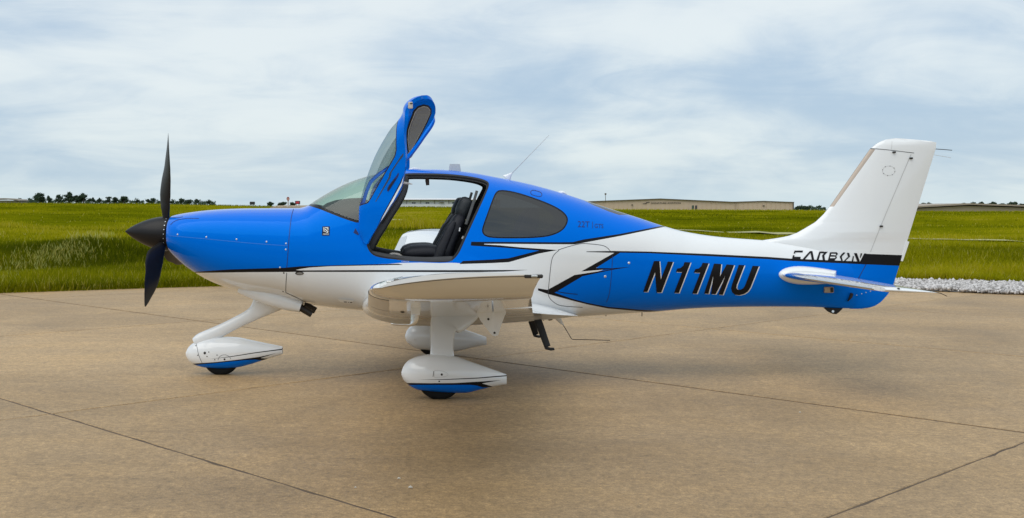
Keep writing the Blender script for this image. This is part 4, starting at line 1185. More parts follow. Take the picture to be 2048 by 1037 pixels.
for sd in (-1, 1):
    M = np.array([1, -sd, 1]); sh = np.array([0.0 if sd < 0 else .012, 0, 0])
    def dm(name, mask, mats, off, parent, midx=None, flip=1):
        t = T[mask]; used, inv = np.unique(t, return_inverse=True); t = inv.reshape(-1, 3)
        n = N[used] * flip
        P = (V[used] + N[used] * off) * M + sh
        return orient(name, P, t, n * M, mats, parent, None if midx is None else midx[mask])
    door = dm('cabin_door', ~gl_, [BLUE, RUBBER], 0, plane, frm.astype(int))
    dm('door_window', gl_, DGLASS, -.002, door)
    dm('inner_skin', ~gl_, [BLUE], -.034, door, None, -1)
    # rim between the skins
    rim = np.vstack([np.stack([ss, np.full(ns, 1.)], 1), np.stack([np.full(ncx - 2, ss[-1]), cs[::-1][1:-1]], 1), np.stack([ss[::-1], np.full(ns, -1.)], 1), np.stack([np.zeros(ncx - 2), cs[1:-1]], 1)])
    a, n = DR.S(rim), DR.N_(rim) * _sg
    rg = [[(p + m * .0005) * M + sh, (p - m * .017 ) * M + sh, (p - m * .0345) * M + sh] for p, m in zip(a, n)]
    rings_mesh('door_edge', rg + [rg[0]], BLUE, door, cap=False, closed=False)
    def on(surf, P, mat, name, off, step=4, inner=False):
        """print or trim laid on this door"""
        Pd = dens(P, step); lo, hi = Pd.min(0), Pd.max(0)
        gx, gy = np.meshgrid(np.arange(lo[0], hi[0], step * 1.4), np.arange(lo[1], hi[1], step * 1.4)); gg = np.stack([gx.ravel(), gy.ravel()], 1)
        gg = gg[inside(Pd, gg)]
        v, t = triangulate(gg, np.zeros((0, 2)), [Pd], step * .4)
        t = t[inside(Pd, v[t].mean(1))]
        u = surf.side(v); n = surf.N(u)
        return orient(name, (surf.S(u) + n * off) * M + sh, t, n * M * (-1 if inner else 1), mat, door)
    panel = cA([(652, 640), (641, 560), (650, 440), (682, 330), (722, 232), (770, 182), (830, 160), (880, 170), (905, 205), (900, 250), (860, 340), (800, 470), (740, 590), (695, 672), (660, 735)])
    gask = shrink(panel, -3.6)
    on(FAR, gask, RUBBER, 'door_gasket', -.036, inner=True)
    on(FAR, shrink(panel, -.3), BEIGE, 'lining_edge', -.040, inner=True)
    on(FAR, shrink(panel, 1.3), GREYP, 'door_lining', -.048, inner=True)
    on(NEAR, cB([(385, 222), (384, 200), (402, 160), (488, 52), (500, 30), (508, 40), (500, 72), (410, 212), (396, 228)]), SEAMB, 'handle_recess', .001, 3)
    on(NEAR, cB([(393, 212), (397, 190), (415, 160), (470, 90), (478, 92), (405, 205)]), RUBBER, 'door_handle', .006, 3)
    on(NEAR, np.vstack([cA([(618, 728), (612, 765), (560, 830), (480, 950)]), cB([(420, 80), (270, 330)]), cB([(262, 330), (400, 80)]), cA([(455, 960), (530, 850), (585, 765)])]), pbr('door_stripe_grey', (.035, .06, .09), .3, vary=.1) if sd < 0 else BLACK, 'door_stripe', .0012, 3)
    on(NEAR, cB([(562, 52), (556, 125), (430, 365), (300, 580), (284, 606), (335, 495), (440, 305), (535, 130)]), WHITE, 'door_stripe', .0012, 3)
    on(NEAR, cB([(556, 45), (535, 125), (440, 300), (335, 490), (280, 600), (330, 485), (432, 296), (525, 125)]), BLACK, 'door_stripe', .0016, 3)
    lp = W(821, 211, -.90) * M + sh
    bx_ = box('door_latch', lp + (-.022, -.02, -.03), lp + (.02, .02, .03), BEIGE, door, .006)
    sweep('latch_pin', [lp + (-.004, -.024, .012), lp + (.018, -.024, .018)], .005, .004, DARKM, door, segs=8)
# padded inner trim of the windscreen post, seen behind the raised door
for sgn in (-1, 1):
    sweep('pillar_trim', [W(px, py, -.47) * (1, -sgn, 1) for px, py in ((741, 496), (747, 480), (757, 462), (772, 436), (795, 400), (808, 374), (813, 352))],
          [.028, .034, .040, .042, .040, .030, .018], [.03, .035, .04, .04, .04, .03, .02], WALLIN, plane, n=2.6, segs=14, sub=3)
sweep('door_strut', [W(806, 366, -.62), W(816, 367.2, -.62), W(825, 369, -.62)], [.012, .010, .003], [.012, .010, .003], BEIGE, plane, segs=10)
# ================================================================== GROUND
def noise2(x, y, seed=0):
    """cheap smooth pseudo-noise, about -1..1"""
    r = np.random.default_rng(seed)
    o = 0
    for i in range(7):
        a = r.uniform(0, 2 * np.pi); f = r.uniform(.5, 2.2); p = r.uniform(0, 6.28)
        o = o + np.sin((x * math.cos(a) + y * math.sin(a)) * f + p + 1.3 * np.sin((x * math.sin(a) - y * math.cos(a)) * f * .6 + p * 2))
    return o / 4.0
EDGE = np.array([(-60, -7), (-30, 3.5), (-14, 7.9), (-8, 10.6), (-4.25, 12.5), (3, 14.6), (8.2, 12.2), (10.05, 11.2), (11.1, 10.6), (16, 8.4), (30, 2), (60, -12)], float)   # far edge of the apron (X, Y)
def edge_y(x): return np.interp(x, EDGE[:, 0], EDGE[:, 1])
RIDGE = np.array([(0, 402.5), (300, 404), (600, 410), (850, 410.5), (1200, 415), (1588, 416.5), (1800, 419), (2048, 420.5)], float)
def height(x, y):
    x, y = np.asarray(x, float), np.asarray(y, float)
    d = y + DIST
    s = y - edge_y(x)
    rd = 78.0
    px = CX + x / rd * F
    zr = EYE - (np.interp(px, RIDGE[:, 0], RIDGE[:, 1]) - YH) * rd / F
    e0 = edge_y(x) + DIST
    t = np.clip((d - e0 - 2.0) / np.maximum(rd - e0 - 2.0, 5), 0, 1.3)
    z = .02 + (zr - .02 - .16) * np.where(t < 1, t ** 1.12, 1)
    amp = np.clip(t * 6, 0, 1) * np.clip((1.05 - t) * 5, .15, 1)
    z = z + amp * (.30 * noise2(x * .10, y * .26, 3) + .08 * noise2(x * .45, y * .8, 5))
    # shallow ditch across the left part of the field
    q = (y - 16.5) - (x + 9.0) * 1.15
    z = z - .38 * np.exp(-(q / 2.2) ** 2) * np.clip((-x - 2) / 6, 0, 1) * amp
    z = z + .36 * np.exp(-((q - 4.6) / 2.4) ** 2) * np.clip((-x - 3) / 5, 0, 1) * amp
    fall = np.clip((d - rd - 3) / 45, 0, 1)
    z = z * (1 - fall) + (-1.6) * fall
    ap = np.clip((s + .1) / .35, 0, 1)
    return np.where(s < .25, -.35 + (.37) * ap, z)
def hit(px, py, d0=20.0):
    for d in np.r_[np.arange(d0, 80, .1), np.arange(80, 900, 1.0)]:
        x = (px - CX) * d / F; z = EYE - (py - YH) * d / F
        if z <= height(x, d - DIST): return np.array([x, d - DIST, float(height(x, d - DIST))])
    return np.array([x, d - DIST, z])

def ramp_mat(name, stops, rough, attr=None, spec=.3, transl=0.0):
    m, t, p = nodes_of(name)
    p.inputs['Roughness'].default_value = rough
    p.inputs['Specular IOR Level'].default_value = spec
    cr = t.nodes.new('ShaderNodeValToRGB')
    el = cr.color_ramp.elements
    while len(el) < len(stops): el.new(.5)
    for e, (pos, c) in zip(el, stops): e.position = pos; e.color = (*c, 1)
    t.links.new(cr.outputs[0], p.inputs['Base Color'])
    if attr:
        a = t.nodes.new('ShaderNodeAttribute'); a.attribute_name = attr
        t.links.new(a.outputs['Fac'], cr.inputs[0])
    if transl:
        tr = t.nodes.new('ShaderNodeBsdfTranslucent'); t.links.new(cr.outputs[0], tr.inputs[0])
        mx = t.nodes.new('ShaderNodeMixShader'); mx.inputs[0].default_value = transl
        t.links.new(p.outputs[0], mx.inputs[1]); t.links.new(tr.outputs[0], mx.inputs[2])
        t.links.new(mx.outputs[0], t.nodes['Material Output'].inputs[0])
    return m, t, p, cr
# field soil and sward seen between the blades
fm, ft, fpn, fcr = ramp_mat('meadow_ground', [(0, (.052, .066, .001)), (.40, (.125, .138, .002)), (.75, (.215, .205, .004)), (1, (.29, .24, .03))], .95, spec=0.0)
g = ft.nodes.new('ShaderNodeNewGeometry')
mp = ft.nodes.new('ShaderNodeMapping'); mp.inputs['Scale'].default_value = (.12, .20, .3)
ft.links.new(g.outputs['Position'], mp.inputs[0])
n1 = ft.nodes.new('ShaderNodeTexNoise'); n1.inputs['Scale'].default_value = 1.0; n1.inputs['Detail'].default_value = 9; n1.inputs['Roughness'].default_value = .65
ft.links.new(mp.outputs[0], n1.inputs['Vector'])
mr = ft.nodes.new('ShaderNodeMapRange'); mr.inputs[1].default_value = .3; mr.inputs[2].default_value = .72
ft.links.new(n1.outputs[0], mr.inputs[0]); ft.links.new(mr.outputs[0], fcr.inputs[0])
n2 = ft.nodes.new('ShaderNodeTexNoise'); n2.inputs['Scale'].default_value = 5; n2.inputs['Detail'].default_value = 8
ft.links.new(g.outputs['Position'], n2.inputs['Vector'])
bp = ft.nodes.new('ShaderNodeBump'); bp.inputs['Strength'].default_value = .9; bp.inputs['Distance'].default_value = .25
ft.links.new(n2.outputs[0], bp.inputs['Height']); ft.links.new(bp.outputs[0], fpn.inputs['Normal'])
# one sheet to the horizon, finer near the apron
xs = np.unique(np.r_[np.linspace(-3000, -120, 14), np.linspace(-120, -30, 30), np.arange(-30, 34, .5), np.linspace(34, 130, 32), np.linspace(130, 3000, 14)])
ys = np.unique(np.r_[np.linspace(-60, -4, 8), np.arange(-4, 26, .35), np.arange(26, 75, .9), np.linspace(75, 150, 26), np.linspace(150, 4500, 26)])
gx, gy = np.meshgrid(xs, ys)
gz = height(gx, gy)
Vg = np.stack([gx.ravel(), gy.ravel(), gz.ravel()], 1)
nx = len(xs)
i, j = np.meshgrid(np.arange(nx - 1), np.arange(len(ys) - 1)); b0 = (j * nx + i).ravel()
tag(tri_mesh('ground', Vg, np.stack([b0, b0 + 1, b0 + nx + 1, b0 + nx], 1), fm, smooth=True), 'green grassy field rising gently behind the apron', 'field', kind='structure')

# ---- concrete apron: base sheet and one slab object per panel, joints left open between them
cm, ct, cpn = nodes_of('concrete')
g = ct.nodes.new('ShaderNodeNewGeometry'); oi = ct.nodes.new('ShaderNodeObjectInfo')
def tex(scale, detail, rough=.6, stretch=None, rot=0, dist=0):
    src = g.outputs['Position']
    if stretch:
        m_ = ct.nodes.new('ShaderNodeMapping'); m_.inputs['Scale'].default_value = stretch; m_.inputs['Rotation'].default_value = (0, 0, rot)
        ct.links.new(src, m_.inputs[0]); src = m_.outputs[0]
    n_ = ct.nodes.new('ShaderNodeTexNoise'); n_.inputs['Scale'].default_value = scale; n_.inputs['Detail'].default_value = detail
    n_.inputs['Roughness'].default_value = rough; n_.inputs['Distortion'].default_value = dist
    ct.links.new(src, n_.inputs['Vector']); return n_.outputs[0]
def mrange(s, a, b, c, d):
    m_ = ct.nodes.new('ShaderNodeMapRange'); m_.clamp = True
    for k_, v_ in zip((1, 2, 3, 4), (a, b, c, d)): m_.inputs[k_].default_value = v_
    ct.links.new(s, m_.inputs[0]); return m_.outputs[0]
def mul(a, b):
    m_ = ct.nodes.new('ShaderNodeMath'); m_.operation = 'MULTIPLY'
    for k_, v_ in enumerate((a, b)):
        if isinstance(v_, float): m_.inputs[k_].default_value = v_
        else: ct.links.new(v_, m_.inputs[k_])
    return m_.outputs[0]
blot = mrange(tex(.42, 7, .62, dist=.6), .3, .7, .74, 1.22)
streak = mrange(tex(1.0, 6, .65, (.35, 2.6, 1), math.radians(4)), .3, .7, .92, 1.07)
spk = mul(mrange(tex(95, 3, .7), .32, .68, .70, 1.28), mrange(tex(27, 5, .8), .3, .7, .58, 1.42))
med = mrange(tex(9, 6, .7), .3, .7, .80, 1.18)
smudge = mrange(tex(3.1, 7, .7, (1.0, 2.2, 1), .3, 1.2), .60, .74, 1.0, .70)
slabv = mrange(oi.outputs['Random'], 0, 1, .90, 1.08)
fac = mul(mul(mul(blot, streak), mul(spk, med)), mul(slabv, smudge))
stain = tex(.8, 5, .6, dist=.8)
cc = ct.nodes.new('ShaderNodeMix'); cc.data_type = 'RGBA'
cc.inputs[6].default_value = (.40, .262, .122, 1); cc.inputs[7].default_value = (.375, .252, .126, 1)
ct.links.new(mrange(stain, .38, .62, 0, 1), cc.inputs[0])
mx = ct.nodes.new('ShaderNodeMix'); mx.data_type = 'RGBA'; mx.blend_type = 'MULTIPLY'; mx.inputs[0].default_value = 1
ct.links.new(cc.outputs[2], mx.inputs[6]); ct.links.new(fac, mx.inputs[7])
# sparse pale and dark grains of aggregate
vo = ct.nodes.new('ShaderNodeTexVoronoi'); vo.inputs['Scale'].default_value = 38; ct.links.new(g.outputs['Position'], vo.inputs['Vector'])
gr = ct.nodes.new('ShaderNodeMath'); gr.operation = 'MULTIPLY'
ct.links.new(mrange(vo.outputs['Distance'], .10, .22, 1, 0), gr.inputs[0]); ct.links.new(mrange(tex(2.2, 5, .65), .52, .70, 0, .65), gr.inputs[1])
gm = ct.nodes.new('ShaderNodeMix'); gm.data_type = 'RGBA'; gm.inputs[7].default_value = (.50, .43, .34, 1)
ct.links.new(gr.outputs[0], gm.inputs[0]); ct.links.new(mx.outputs[2], gm.inputs[6])
ct.links.new(gm.outputs[2], cpn.inputs['Base Color'])
cpn.inputs['Roughness'].default_value = .62; cpn.inputs['Specular IOR Level'].default_value = .5
bp = ct.nodes.new('ShaderNodeBump'); bp.inputs['Strength'].default_value = .35; bp.inputs['Distance'].default_value = .006
ct.links.new(tex(70, 6, .7), bp.inputs['Height']); ct.links.new(bp.outputs[0], cpn.inputs['Normal'])
JOINT = pbr('joint_filler', (.10, .07, .045), .9, vary=.35, vscale=3)
UD, VD = np.array([.734, .679]), np.array([.679, -.734])
ul = [-22.6, -17.8, -13.0, -8.3, -3.56, 1.26, 5.76, 10.4, 15.1, 19.8, 24.5]
vl = [-28.5, -22.8, -17.2, -11.6, -6.0, -.394, 5.21, 10.8, 16.4, 22.0]
rg_ = [ul[0] * 1, ul[-1]], [vl[0], vl[-1]]
cor = [UD * a + VD * b for a, b in ((ul[0], vl[0]), (ul[-1], vl[0]), (ul[-1], vl[-1]), (ul[0], vl[-1]))]
apron = mesh('apron', [(c[0], c[1], -.005) for c in cor], [(3, 2, 1, 0)], JOINT, smooth=False)
tag(apron, 'brown-grey concrete parking apron made of large slabs', 'apron', kind='structure')
rs = np.random.default_rng(4)
for a0, a1 in zip(ul[:-1], ul[1:]):
    for b0_, b1 in zip(vl[:-1], vl[1:]):
        c = UD * (a0 + a1) / 2 + VD * (b0_ + b1) / 2
        d = c[1] + DIST
        if d < 1.0 or c[1] > edge_y(c[0]) + 5 or abs(c[0] - .1 * d) > .62 * d + 6: continue
        # slab outline with a slightly worn, uneven arris
        e = []
        L1, L2 = (a1 - a0) / 2 - .009, (b1 - b0_) / 2 - .0055
        for (p, q) in (((-L1, -L2), (L1, -L2)), ((L1, -L2), (L1, L2)), ((L1, L2), (-L1, L2)), ((-L1, L2), (-L1, -L2))):
            for k in range(40):
                t = k / 40
                e.append(np.array(p) + (np.array(q) - np.array(p)) * t)
        e = np.array(e)
        if a1 == 1.26: e[:, 0] = np.where(e[:, 0] > L1 - 1e-6, e[:, 0] - .011, e[:, 0])     # the wide joint across the middle
        if a0 == 1.26: e[:, 0] = np.where(e[:, 0] < -L1 + 1e-6, e[:, 0] + .011, e[:, 0])
        nrm = -e / np.maximum(np.abs(e).max(1, keepdims=True), .1)
        nrm = np.where(np.abs(np.abs(e) - [L1, L2]) < 1e-6, -np.sign(e), 0)
        wob = (np.abs(rs.normal(0, .003, len(e))) + .012 * (rs.uniform(0, 1, len(e)) < .06))[:, None]
        e1 = e + nrm * wob; e2 = e1 + nrm * (.004 + rs.uniform(0, .006, len(e))[:, None])
        to = lambda q, z: [(x * UD[0] + y * VD[0], x * UD[1] + y * VD[1], z) for x, y in q]
        n = len(e)
        Vs = to(e1, -.05) + to(e1, -.006) + to(e2, 0.0)
        Fs = [(r * n + (k + 1) % n, r * n + k, (r + 1) * n + k, (r + 1) * n + (k + 1) % n) for r in range(2) for k in range(n)] + [tuple(range(3 * n - 1, 2 * n - 1, -1))]
        o = mesh('slab', Vs, Fs, cm, apron, smooth=False)
        o.location = (c[0], c[1], rs.uniform(-.0015, .0015))
# tiny litter on the slabs
LIT = pbr('pale_chip', (.6, .58, .52), .8, vary=.1)
for px, py, r, lab in ((821, 977, .012, 'larger pale stone chip lying alone in the middle foreground concrete'), (798, 958.5, .009, 'pale stone chip left of and behind the larger one on the concrete'),
                      (711, 976, .006, 'tiny pale speck of stone leftmost on the foreground concrete'), (1600, 826, .008, 'tiny pale stone chip on the concrete below the registration letters')):
    d = EYE * F / (py - YH); c = np.array([(px - CX) * d / F, d - DIST, r * .4])
    o = sweep('stone_chip', [c + (-r, 0, 0), c + (0, r * .3, r * .2), c + (r, 0, 0)], [r * .3, r * .7, r * .2], [r * .3, r * .8, r * .2], LIT, None, segs=7)
    tag(o, lab, 'stone chip', 'stone chips on the apron')

# ---- white rock strip along the apron's right edge
def rocks(n, seed):
    r = np.random.default_rng(seed)
    ico = []
    bmv = [(0, 0, 1), (.894, 0, .447), (.276, .851, .447), (-.724, .526, .447), (-.724, -.526, .447), (.276, -.851, .447), (.724, .526, -.447), (-.276, .851, -.447), (-.894, 0, -.447), (-.276, -.851, -.447), (.724, -.526, -.447), (0, 0, -1)]
    fc = [(0, 1, 2), (0, 2, 3), (0, 3, 4), (0, 4, 5), (0, 5, 1), (1, 6, 2), (2, 7, 3), (3, 8, 4), (4, 9, 5), (5, 10, 1), (6, 7, 2), (7, 8, 3), (8, 9, 4), (9, 10, 5), (10, 6, 1), (11, 7, 6), (11, 8, 7), (11, 9, 8), (11, 10, 9), (11, 6, 10)]
    B, Fc = np.array(bmv), np.array(fc)
    x = r.uniform(7.6, 15.5, n * 3); y = r.uniform(7, 16, n * 3)
    e = edge_y(x)
    w = np.clip((x - 7.4) * 1.2, 0, 2.3)
    ok = (y > e - .16 + .12 * noise2(x * 1.5, y, 8)) & (y < e + w)
    x, y, e = x[ok][:n], y[ok][:n], e[ok][:n]
    n = len(x)
    s = r.uniform(.010, .026, n) * r.choice([1, 1, 1.8], n)
    sc = s[:, None] * r.uniform(.6, 1.15, (n, 3))
    ang = r.uniform(0, 6.28, n); ca, sa = np.cos(ang), np.sin(ang)
    P = B[None] * (1 + r.normal(0, .16, (n, 12)))[:, :, None] * sc[:, None, :]
    X = P[..., 0] * ca[:, None] - P[..., 1] * sa[:, None]; Y = P[..., 0] * sa[:, None] + P[..., 1] * ca[:, None]
    zz = .03 + np.clip((y - e) * .02, 0, .05) + r.uniform(0, .05, n)
    V_ = np.stack([X + x[:, None], Y + y[:, None], P[..., 2] + zz[:, None]], 2).reshape(-1, 3)
    T_ = (Fc[None] + (np.arange(n) * 12)[:, None, None]).reshape(-1, 3)
    return V_, T_, np.repeat(r.uniform(0, 1, n), 12)
rm, *_ = ramp_mat('white_rock', [(0, (.22, .21, .20)), (.4, (.46, .44, .43)), (1, (.68, .66, .65))], .85, 'tint')
Vr, Tr, Ar = rocks(34000, 2)
gravel = tri_mesh('gravel', Vr, Tr, rm, attr=Ar)
tag(gravel, 'strip of white crushed rock between apron and grass behind the tail', 'gravel', kind='stuff')
gb = [(7.4, edge_y(7.4) + .05), (9, edge_y(9.) - .02), (10.05, edge_y(10.05) - .02), (11.1, edge_y(11.1) - .02), (16, edge_y(16.) - .02), (24, edge_y(24.) - .02), (24, edge_y(24.) + 2.3), (16, edge_y(16.) + 2.3), (11, edge_y(11.) + 2.3), (9.6, edge_y(9.6) + 2.2), (8.2, edge_y(8.2) + 1.0)]
tag(mesh('gravel_bed', [(x, y, .012) for x, y in gb] , [tuple(range(len(gb)))], pbr('gravel_dust', (.34, .32, .29), .9, vary=.3, vscale=8), smooth=False), kind='structure')

# ---- tall grass
def in_gravel(x, y):
    e = edge_y(x); w = np.clip((x - 7.4) * 1.2, 0, 2.3)
    return (x > 7.5) & (x < 24) & (y < e + w + .05)
weed_line = np.array([hit(p, q)[:2] for p, q in ((-60, 575), (40, 545), (110, 520), (150, 500), (190, 472))])
def seg_dist(x, y, L):
    d = np.full(len(x), 1e9)
    for a, b in zip(L[:-1], L[1:]):
        ab = b - a; t = np.clip(((x - a[0]) * ab[0] + (y - a[1]) * ab[1]) / ab.dot(ab), 0, 1)
        d = np.minimum(d, np.hypot(x - a[0] - t * ab[0], y - a[1] - t * ab[1]))
    return d
def grass(n, dmin, dmax, hmin, hmax, wid, seed, edge_bias=0.0):
    r = np.random.default_rng(seed)
    m = int(n * 2.2)
    d = np.sqrt(r.uniform(dmin ** 2, dmax ** 2, m)); px = r.uniform(-160, 2200, m)
    x = (px - CX) / F * d; y = d - DIST
    ok = (y > edge_y(x) + .02) & ~in_gravel(x, y)
    x, y = x[ok][:n], y[ok][:n]
    return blades(x, y, hmin, hmax, wid, r)
def blades(x, y, hmin, hmax, wid, r, pale=None):
    n = len(x)
    z = height(x, y) - .02
    patch = np.clip(noise2(x * .16, y * .42, 21) * .62 + .5, 0, 1)
    patch2 = noise2(x * .9, y * 1.4, 22) * .5 + .5
    h = r.uniform(hmin, hmax, n) * (.65 + .55 * patch2)
    near = np.clip(1 - (y - edge_y(x)) / 1.6, 0, 1)
    h *= 1 - .2 * np.clip(1 - (y - edge_y(x)) / .5, 0, 1)
    a = r.uniform(0, 6.28, n); lean = r.uniform(.05, .6, n) * h; la = r.uniform(0, 6.28, n)
    w = wid * r.uniform(.6, 1.4, n)
    dx, dy = np.cos(a) * w, np.sin(a) * w; lx, ly = np.cos(la) * lean, np.sin(la) * lean
    P = np.empty((n, 5, 3))
    P[:, 0] = np.stack([x - dx, y - dy, z], 1); P[:, 1] = np.stack([x + dx, y + dy, z], 1)
    P[:, 2] = np.stack([x - dx * .75 + lx * .35, y - dy * .75 + ly * .35, z + h * .55], 1); P[:, 3] = np.stack([x + dx * .75 + lx * .35, y + dy * .75 + ly * .35, z + h * .55], 1)
    P[:, 4] = np.stack([x + lx, y + ly, z + h], 1)
    T_ = (np.array([(0, 1, 3), (0, 3, 2), (2, 3, 4)])[None] + (np.arange(n) * 5)[:, None, None]).reshape(-1, 3)
    c = np.clip(.72 * patch + .26 * patch2 + r.normal(-.06, .12, n), 0, .84)
    straw = r.uniform(0, 1, n) < .02 + .05 * patch + .07 * near
    c = np.where(straw, r.uniform(.86, .97, n), c)
    if pale is not None: c = np.where(r.uniform(0, 1, n) < pale, r.uniform(.93, 1.0, n), c)
    return P.reshape(-1, 3), T_, np.repeat(c, 5)
gm_, *_ = ramp_mat('grass_blade', [(0, (.07, .092, .001)), (.35, (.205, .215, .002)), (.7, (.40, .375, .004)), (.85, (.48, .41, .02)), (.92, (.58, .47, .10)), (1, (.55, .58, .18))], .8, 'tint', .08, .5)
sets = [grass(190000, 20, 32, .10, .30, .007, 31), grass(90000, 30, 48, .08, .20, .008, 32), grass(60000, 46, 82, .05, .13, .012, 33)]
# dense fringe along the apron edge
r = np.random.default_rng(40)
ex = r.uniform(-13, 9.4, 26000); ey = edge_y(ex) + np.abs(r.normal(.12, .22, len(ex)))
ok = ~in_gravel(ex, ey)
sets.append(blades(ex[ok], ey[ok], .16, .40, .008, r))
ex = r.uniform(9, 24, 9000); ey = edge_y(ex) + np.clip((ex - 7.4) * 1.2, 0, 2.3) + np.abs(r.normal(.1, .25, len(ex)))
sets.append(blades(ex, ey, .18, .38, .009, r))
# pale flowering weeds in the ditch on the left
t = r.uniform(0, len(weed_line) - 1.001, 5200); k = t.astype(int); f = (t - k)[:, None]
q = weed_line[k] * (1 - f) + weed_line[k + 1] * f + r.normal(0, .34, (len(t), 2)) * np.array([1, 1.6])
q = q[q[:, 1] > edge_y(q[:, 0]) + .3]
sets.append(blades(q[:, 0], q[:, 1], .12, .28, .016, r, pale=.42))
# a brown dry tussock patch behind the cabin
c = hit(830, 456)
q = c[:2] + r.normal(0, 1, (2500, 2)) * np.array([.9, 1.0])
b_ = blades(q[:, 0], q[:, 1], .25, .6, .016, r)
sets.append((b_[0], b_[1], np.repeat(r.uniform(.6, .93, len(q)), 5)))
off = 0; VV, TT, AA = [], [], []
for v, t, a in sets:
    VV.append(v); TT.append(t + off); AA.append(a); off += len(v)
tag(tri_mesh('grass', np.vstack(VV), np.vstack(TT), gm_, attr=np.hstack(AA)), 'tall yellow-green meadow grass along the apron edge and up the slope', 'grass', kind='stuff')
# faint gravel track crossing the field
tp = np.array([hit(p, q, 26)[:2] for p, q in ((640, 436.5), (780, 440), (880, 442.6), (990, 446), (1200, 454), (1370, 462.5), (1480, 466), (1585, 469.5), (1700, 473.5), (1820, 478.5), (1930, 481.5), (2060, 485))])
tpd = dens(tp, .6, closed=False)
tv = []
for p in tpd:
    w_ = .22 + .10 * float(noise2(p[0] * .8, p[1], 9))
    for dy in (-w_, w_): tv.append((p[0], p[1] + dy, float(height(p[0], p[1] + dy)) + .03 + .06 * float(noise2(p[0] * 1.7, p[1] * 1.3, 10))))
nT = len(tpd)
tag(mesh('track', tv, [(2 * i, 2 * i + 2, 2 * i + 3, 2 * i + 1) for i in range(nT - 1)], pbr('track_gravel', (.36, .35, .16), .9, vary=.35, vscale=1.5), smooth=False), 'thin pale gravel track crossing the grass field', 'track', kind='structure')

# ================================================================== FAR THINGS
def far(px, py, d): return np.array([(px - CX) * d / F, d - DIST, EYE - (py - YH) * d / F])
def quadbox(name, px0, px1, top, d, depth, mat, parent, zb=-1.6, z1=None, bev=0):
    a, b = far(px0, top, d), far(px1, top, d)
    return box(name, (a[0], a[1], zb), (b[0], a[1] + depth, a[2]), mat, parent, bev)
TAN = pbr('tan_metal', (.60, .465, .34), .6, vary=.05, vscale=.3)
TRIM = pbr('dark_trim', (.13, .105, .08), .6, vary=.1)
GREYM = pbr('pale_metal', (.52, .55, .57), .5, vary=.05, vscale=.3)
ROOFW = pbr('roof_white', (.72, .73, .74), .5, vary=.04, vscale=.3)
SIGNK = pbr('sign_black', (.02, .02, .022), .5, vary=.1)
DH = 380.0
hg = empty('tan_hangar', (far(1390, 0, DH)[0], DH - DIST, -1.6))
tag(hg, 'long low tan metal hangar with dark sign lettering, right of centre beyond the field', 'hangar')
def P3(name, prof, y0, y1, mat, parent, root):
    """wall or roof slab: profile (px, py) at distance DH, run back from y0 to y1"""
    o = [[far(px, py, DH) + np.array([0, dy, 0]) for px, py in prof] for dy in (y0, y1)]
    ob = rings_mesh(name, o, mat, parent, sharp=20)
    ob.location = -np.array(root.location)
    return ob
zb_py = YH + (EYE + 1.6) * F / DH
w1 = P3('wall', [(1178, zb_py), (1178, 404), (1320, 398.6), (1470, 405.2), (1470, zb_py)], 0, 45, TAN, hg, hg)
w2 = P3('wall', [(1470.4, zb_py), (1470.4, 405.4), (1528, 403.3), (1588, 405.4), (1588, zb_py)], .6, 40, TAN, hg, hg)
P3('roof', [(1176, 404.2), (1320, 398.8), (1471, 405.4), (1471, 404.2), (1320, 397.4), (1176, 403)], -.6, 45.5, TRIM, hg, hg)
P3('roof', [(1471.4, 405.4), (1528, 403.4), (1589, 405.6), (1589, 404.3), (1528, 402.1), (1471.4, 404.2)], .2, 40.5, TRIM, hg, hg)
P3('corner_trim', [(1586.6, zb_py), (1586.6, 405.5), (1588.6, 405.5), (1588.6, zb_py)], .3, .6, TRIM, hg, hg)
for px in np.arange(1190, 1470, 9.3):
    P3('wall_rib', [(px, zb_py), (px, 405.6), (px + .35, 405.6), (px + .35, zb_py)], -.10, 0.02, TAN, w1 and hg, hg)
for px in np.arange(1478, 1586, 9.3):
    P3('wall_rib', [(px, zb_py), (px, 406.5), (px + .35, 406.5), (px + .35, zb_py)], .5, .62, TAN, hg, hg)
for px, py, dz in ((1264, 410.3, 0), (1528, 411.8, .6)):
    P3('wall_lamp', [(px - 1.2, py - 1), (px + 1.2, py - 1), (px + 1.5, py + 1), (px - 1.5, py + 1)], -.5 + dz, dz, TRIM, hg, hg)
v, t = text_mesh('SIGNATURE AVIATION', .012)
lo, hi = v.min(0), v.max(0); q = (v - lo) / (hi - lo)
tv = np.array([far(1302 + 59 * a, 408.2 - 3.2 * b, DH) + (0, -.25, 0) for a, b in q])
so = mesh('sign_lettering', tv, t, SIGNK, hg, smooth=False); so.location = -np.array(hg.location)
lg = [[(1285, 407.6), (1290.5, 407), (1292.5, 405), (1299.5, 404.4), (1298.5, 405.6), (1294, 406.2), (1292, 408.2), (1286, 408.6)]]
so = mesh('sign_mark', [far(a, b, DH) + (0, -.25, 0) for a, b in lg[0]], [tuple(range(8))], SIGNK, hg, smooth=False); so.location = -np.array(hg.location)
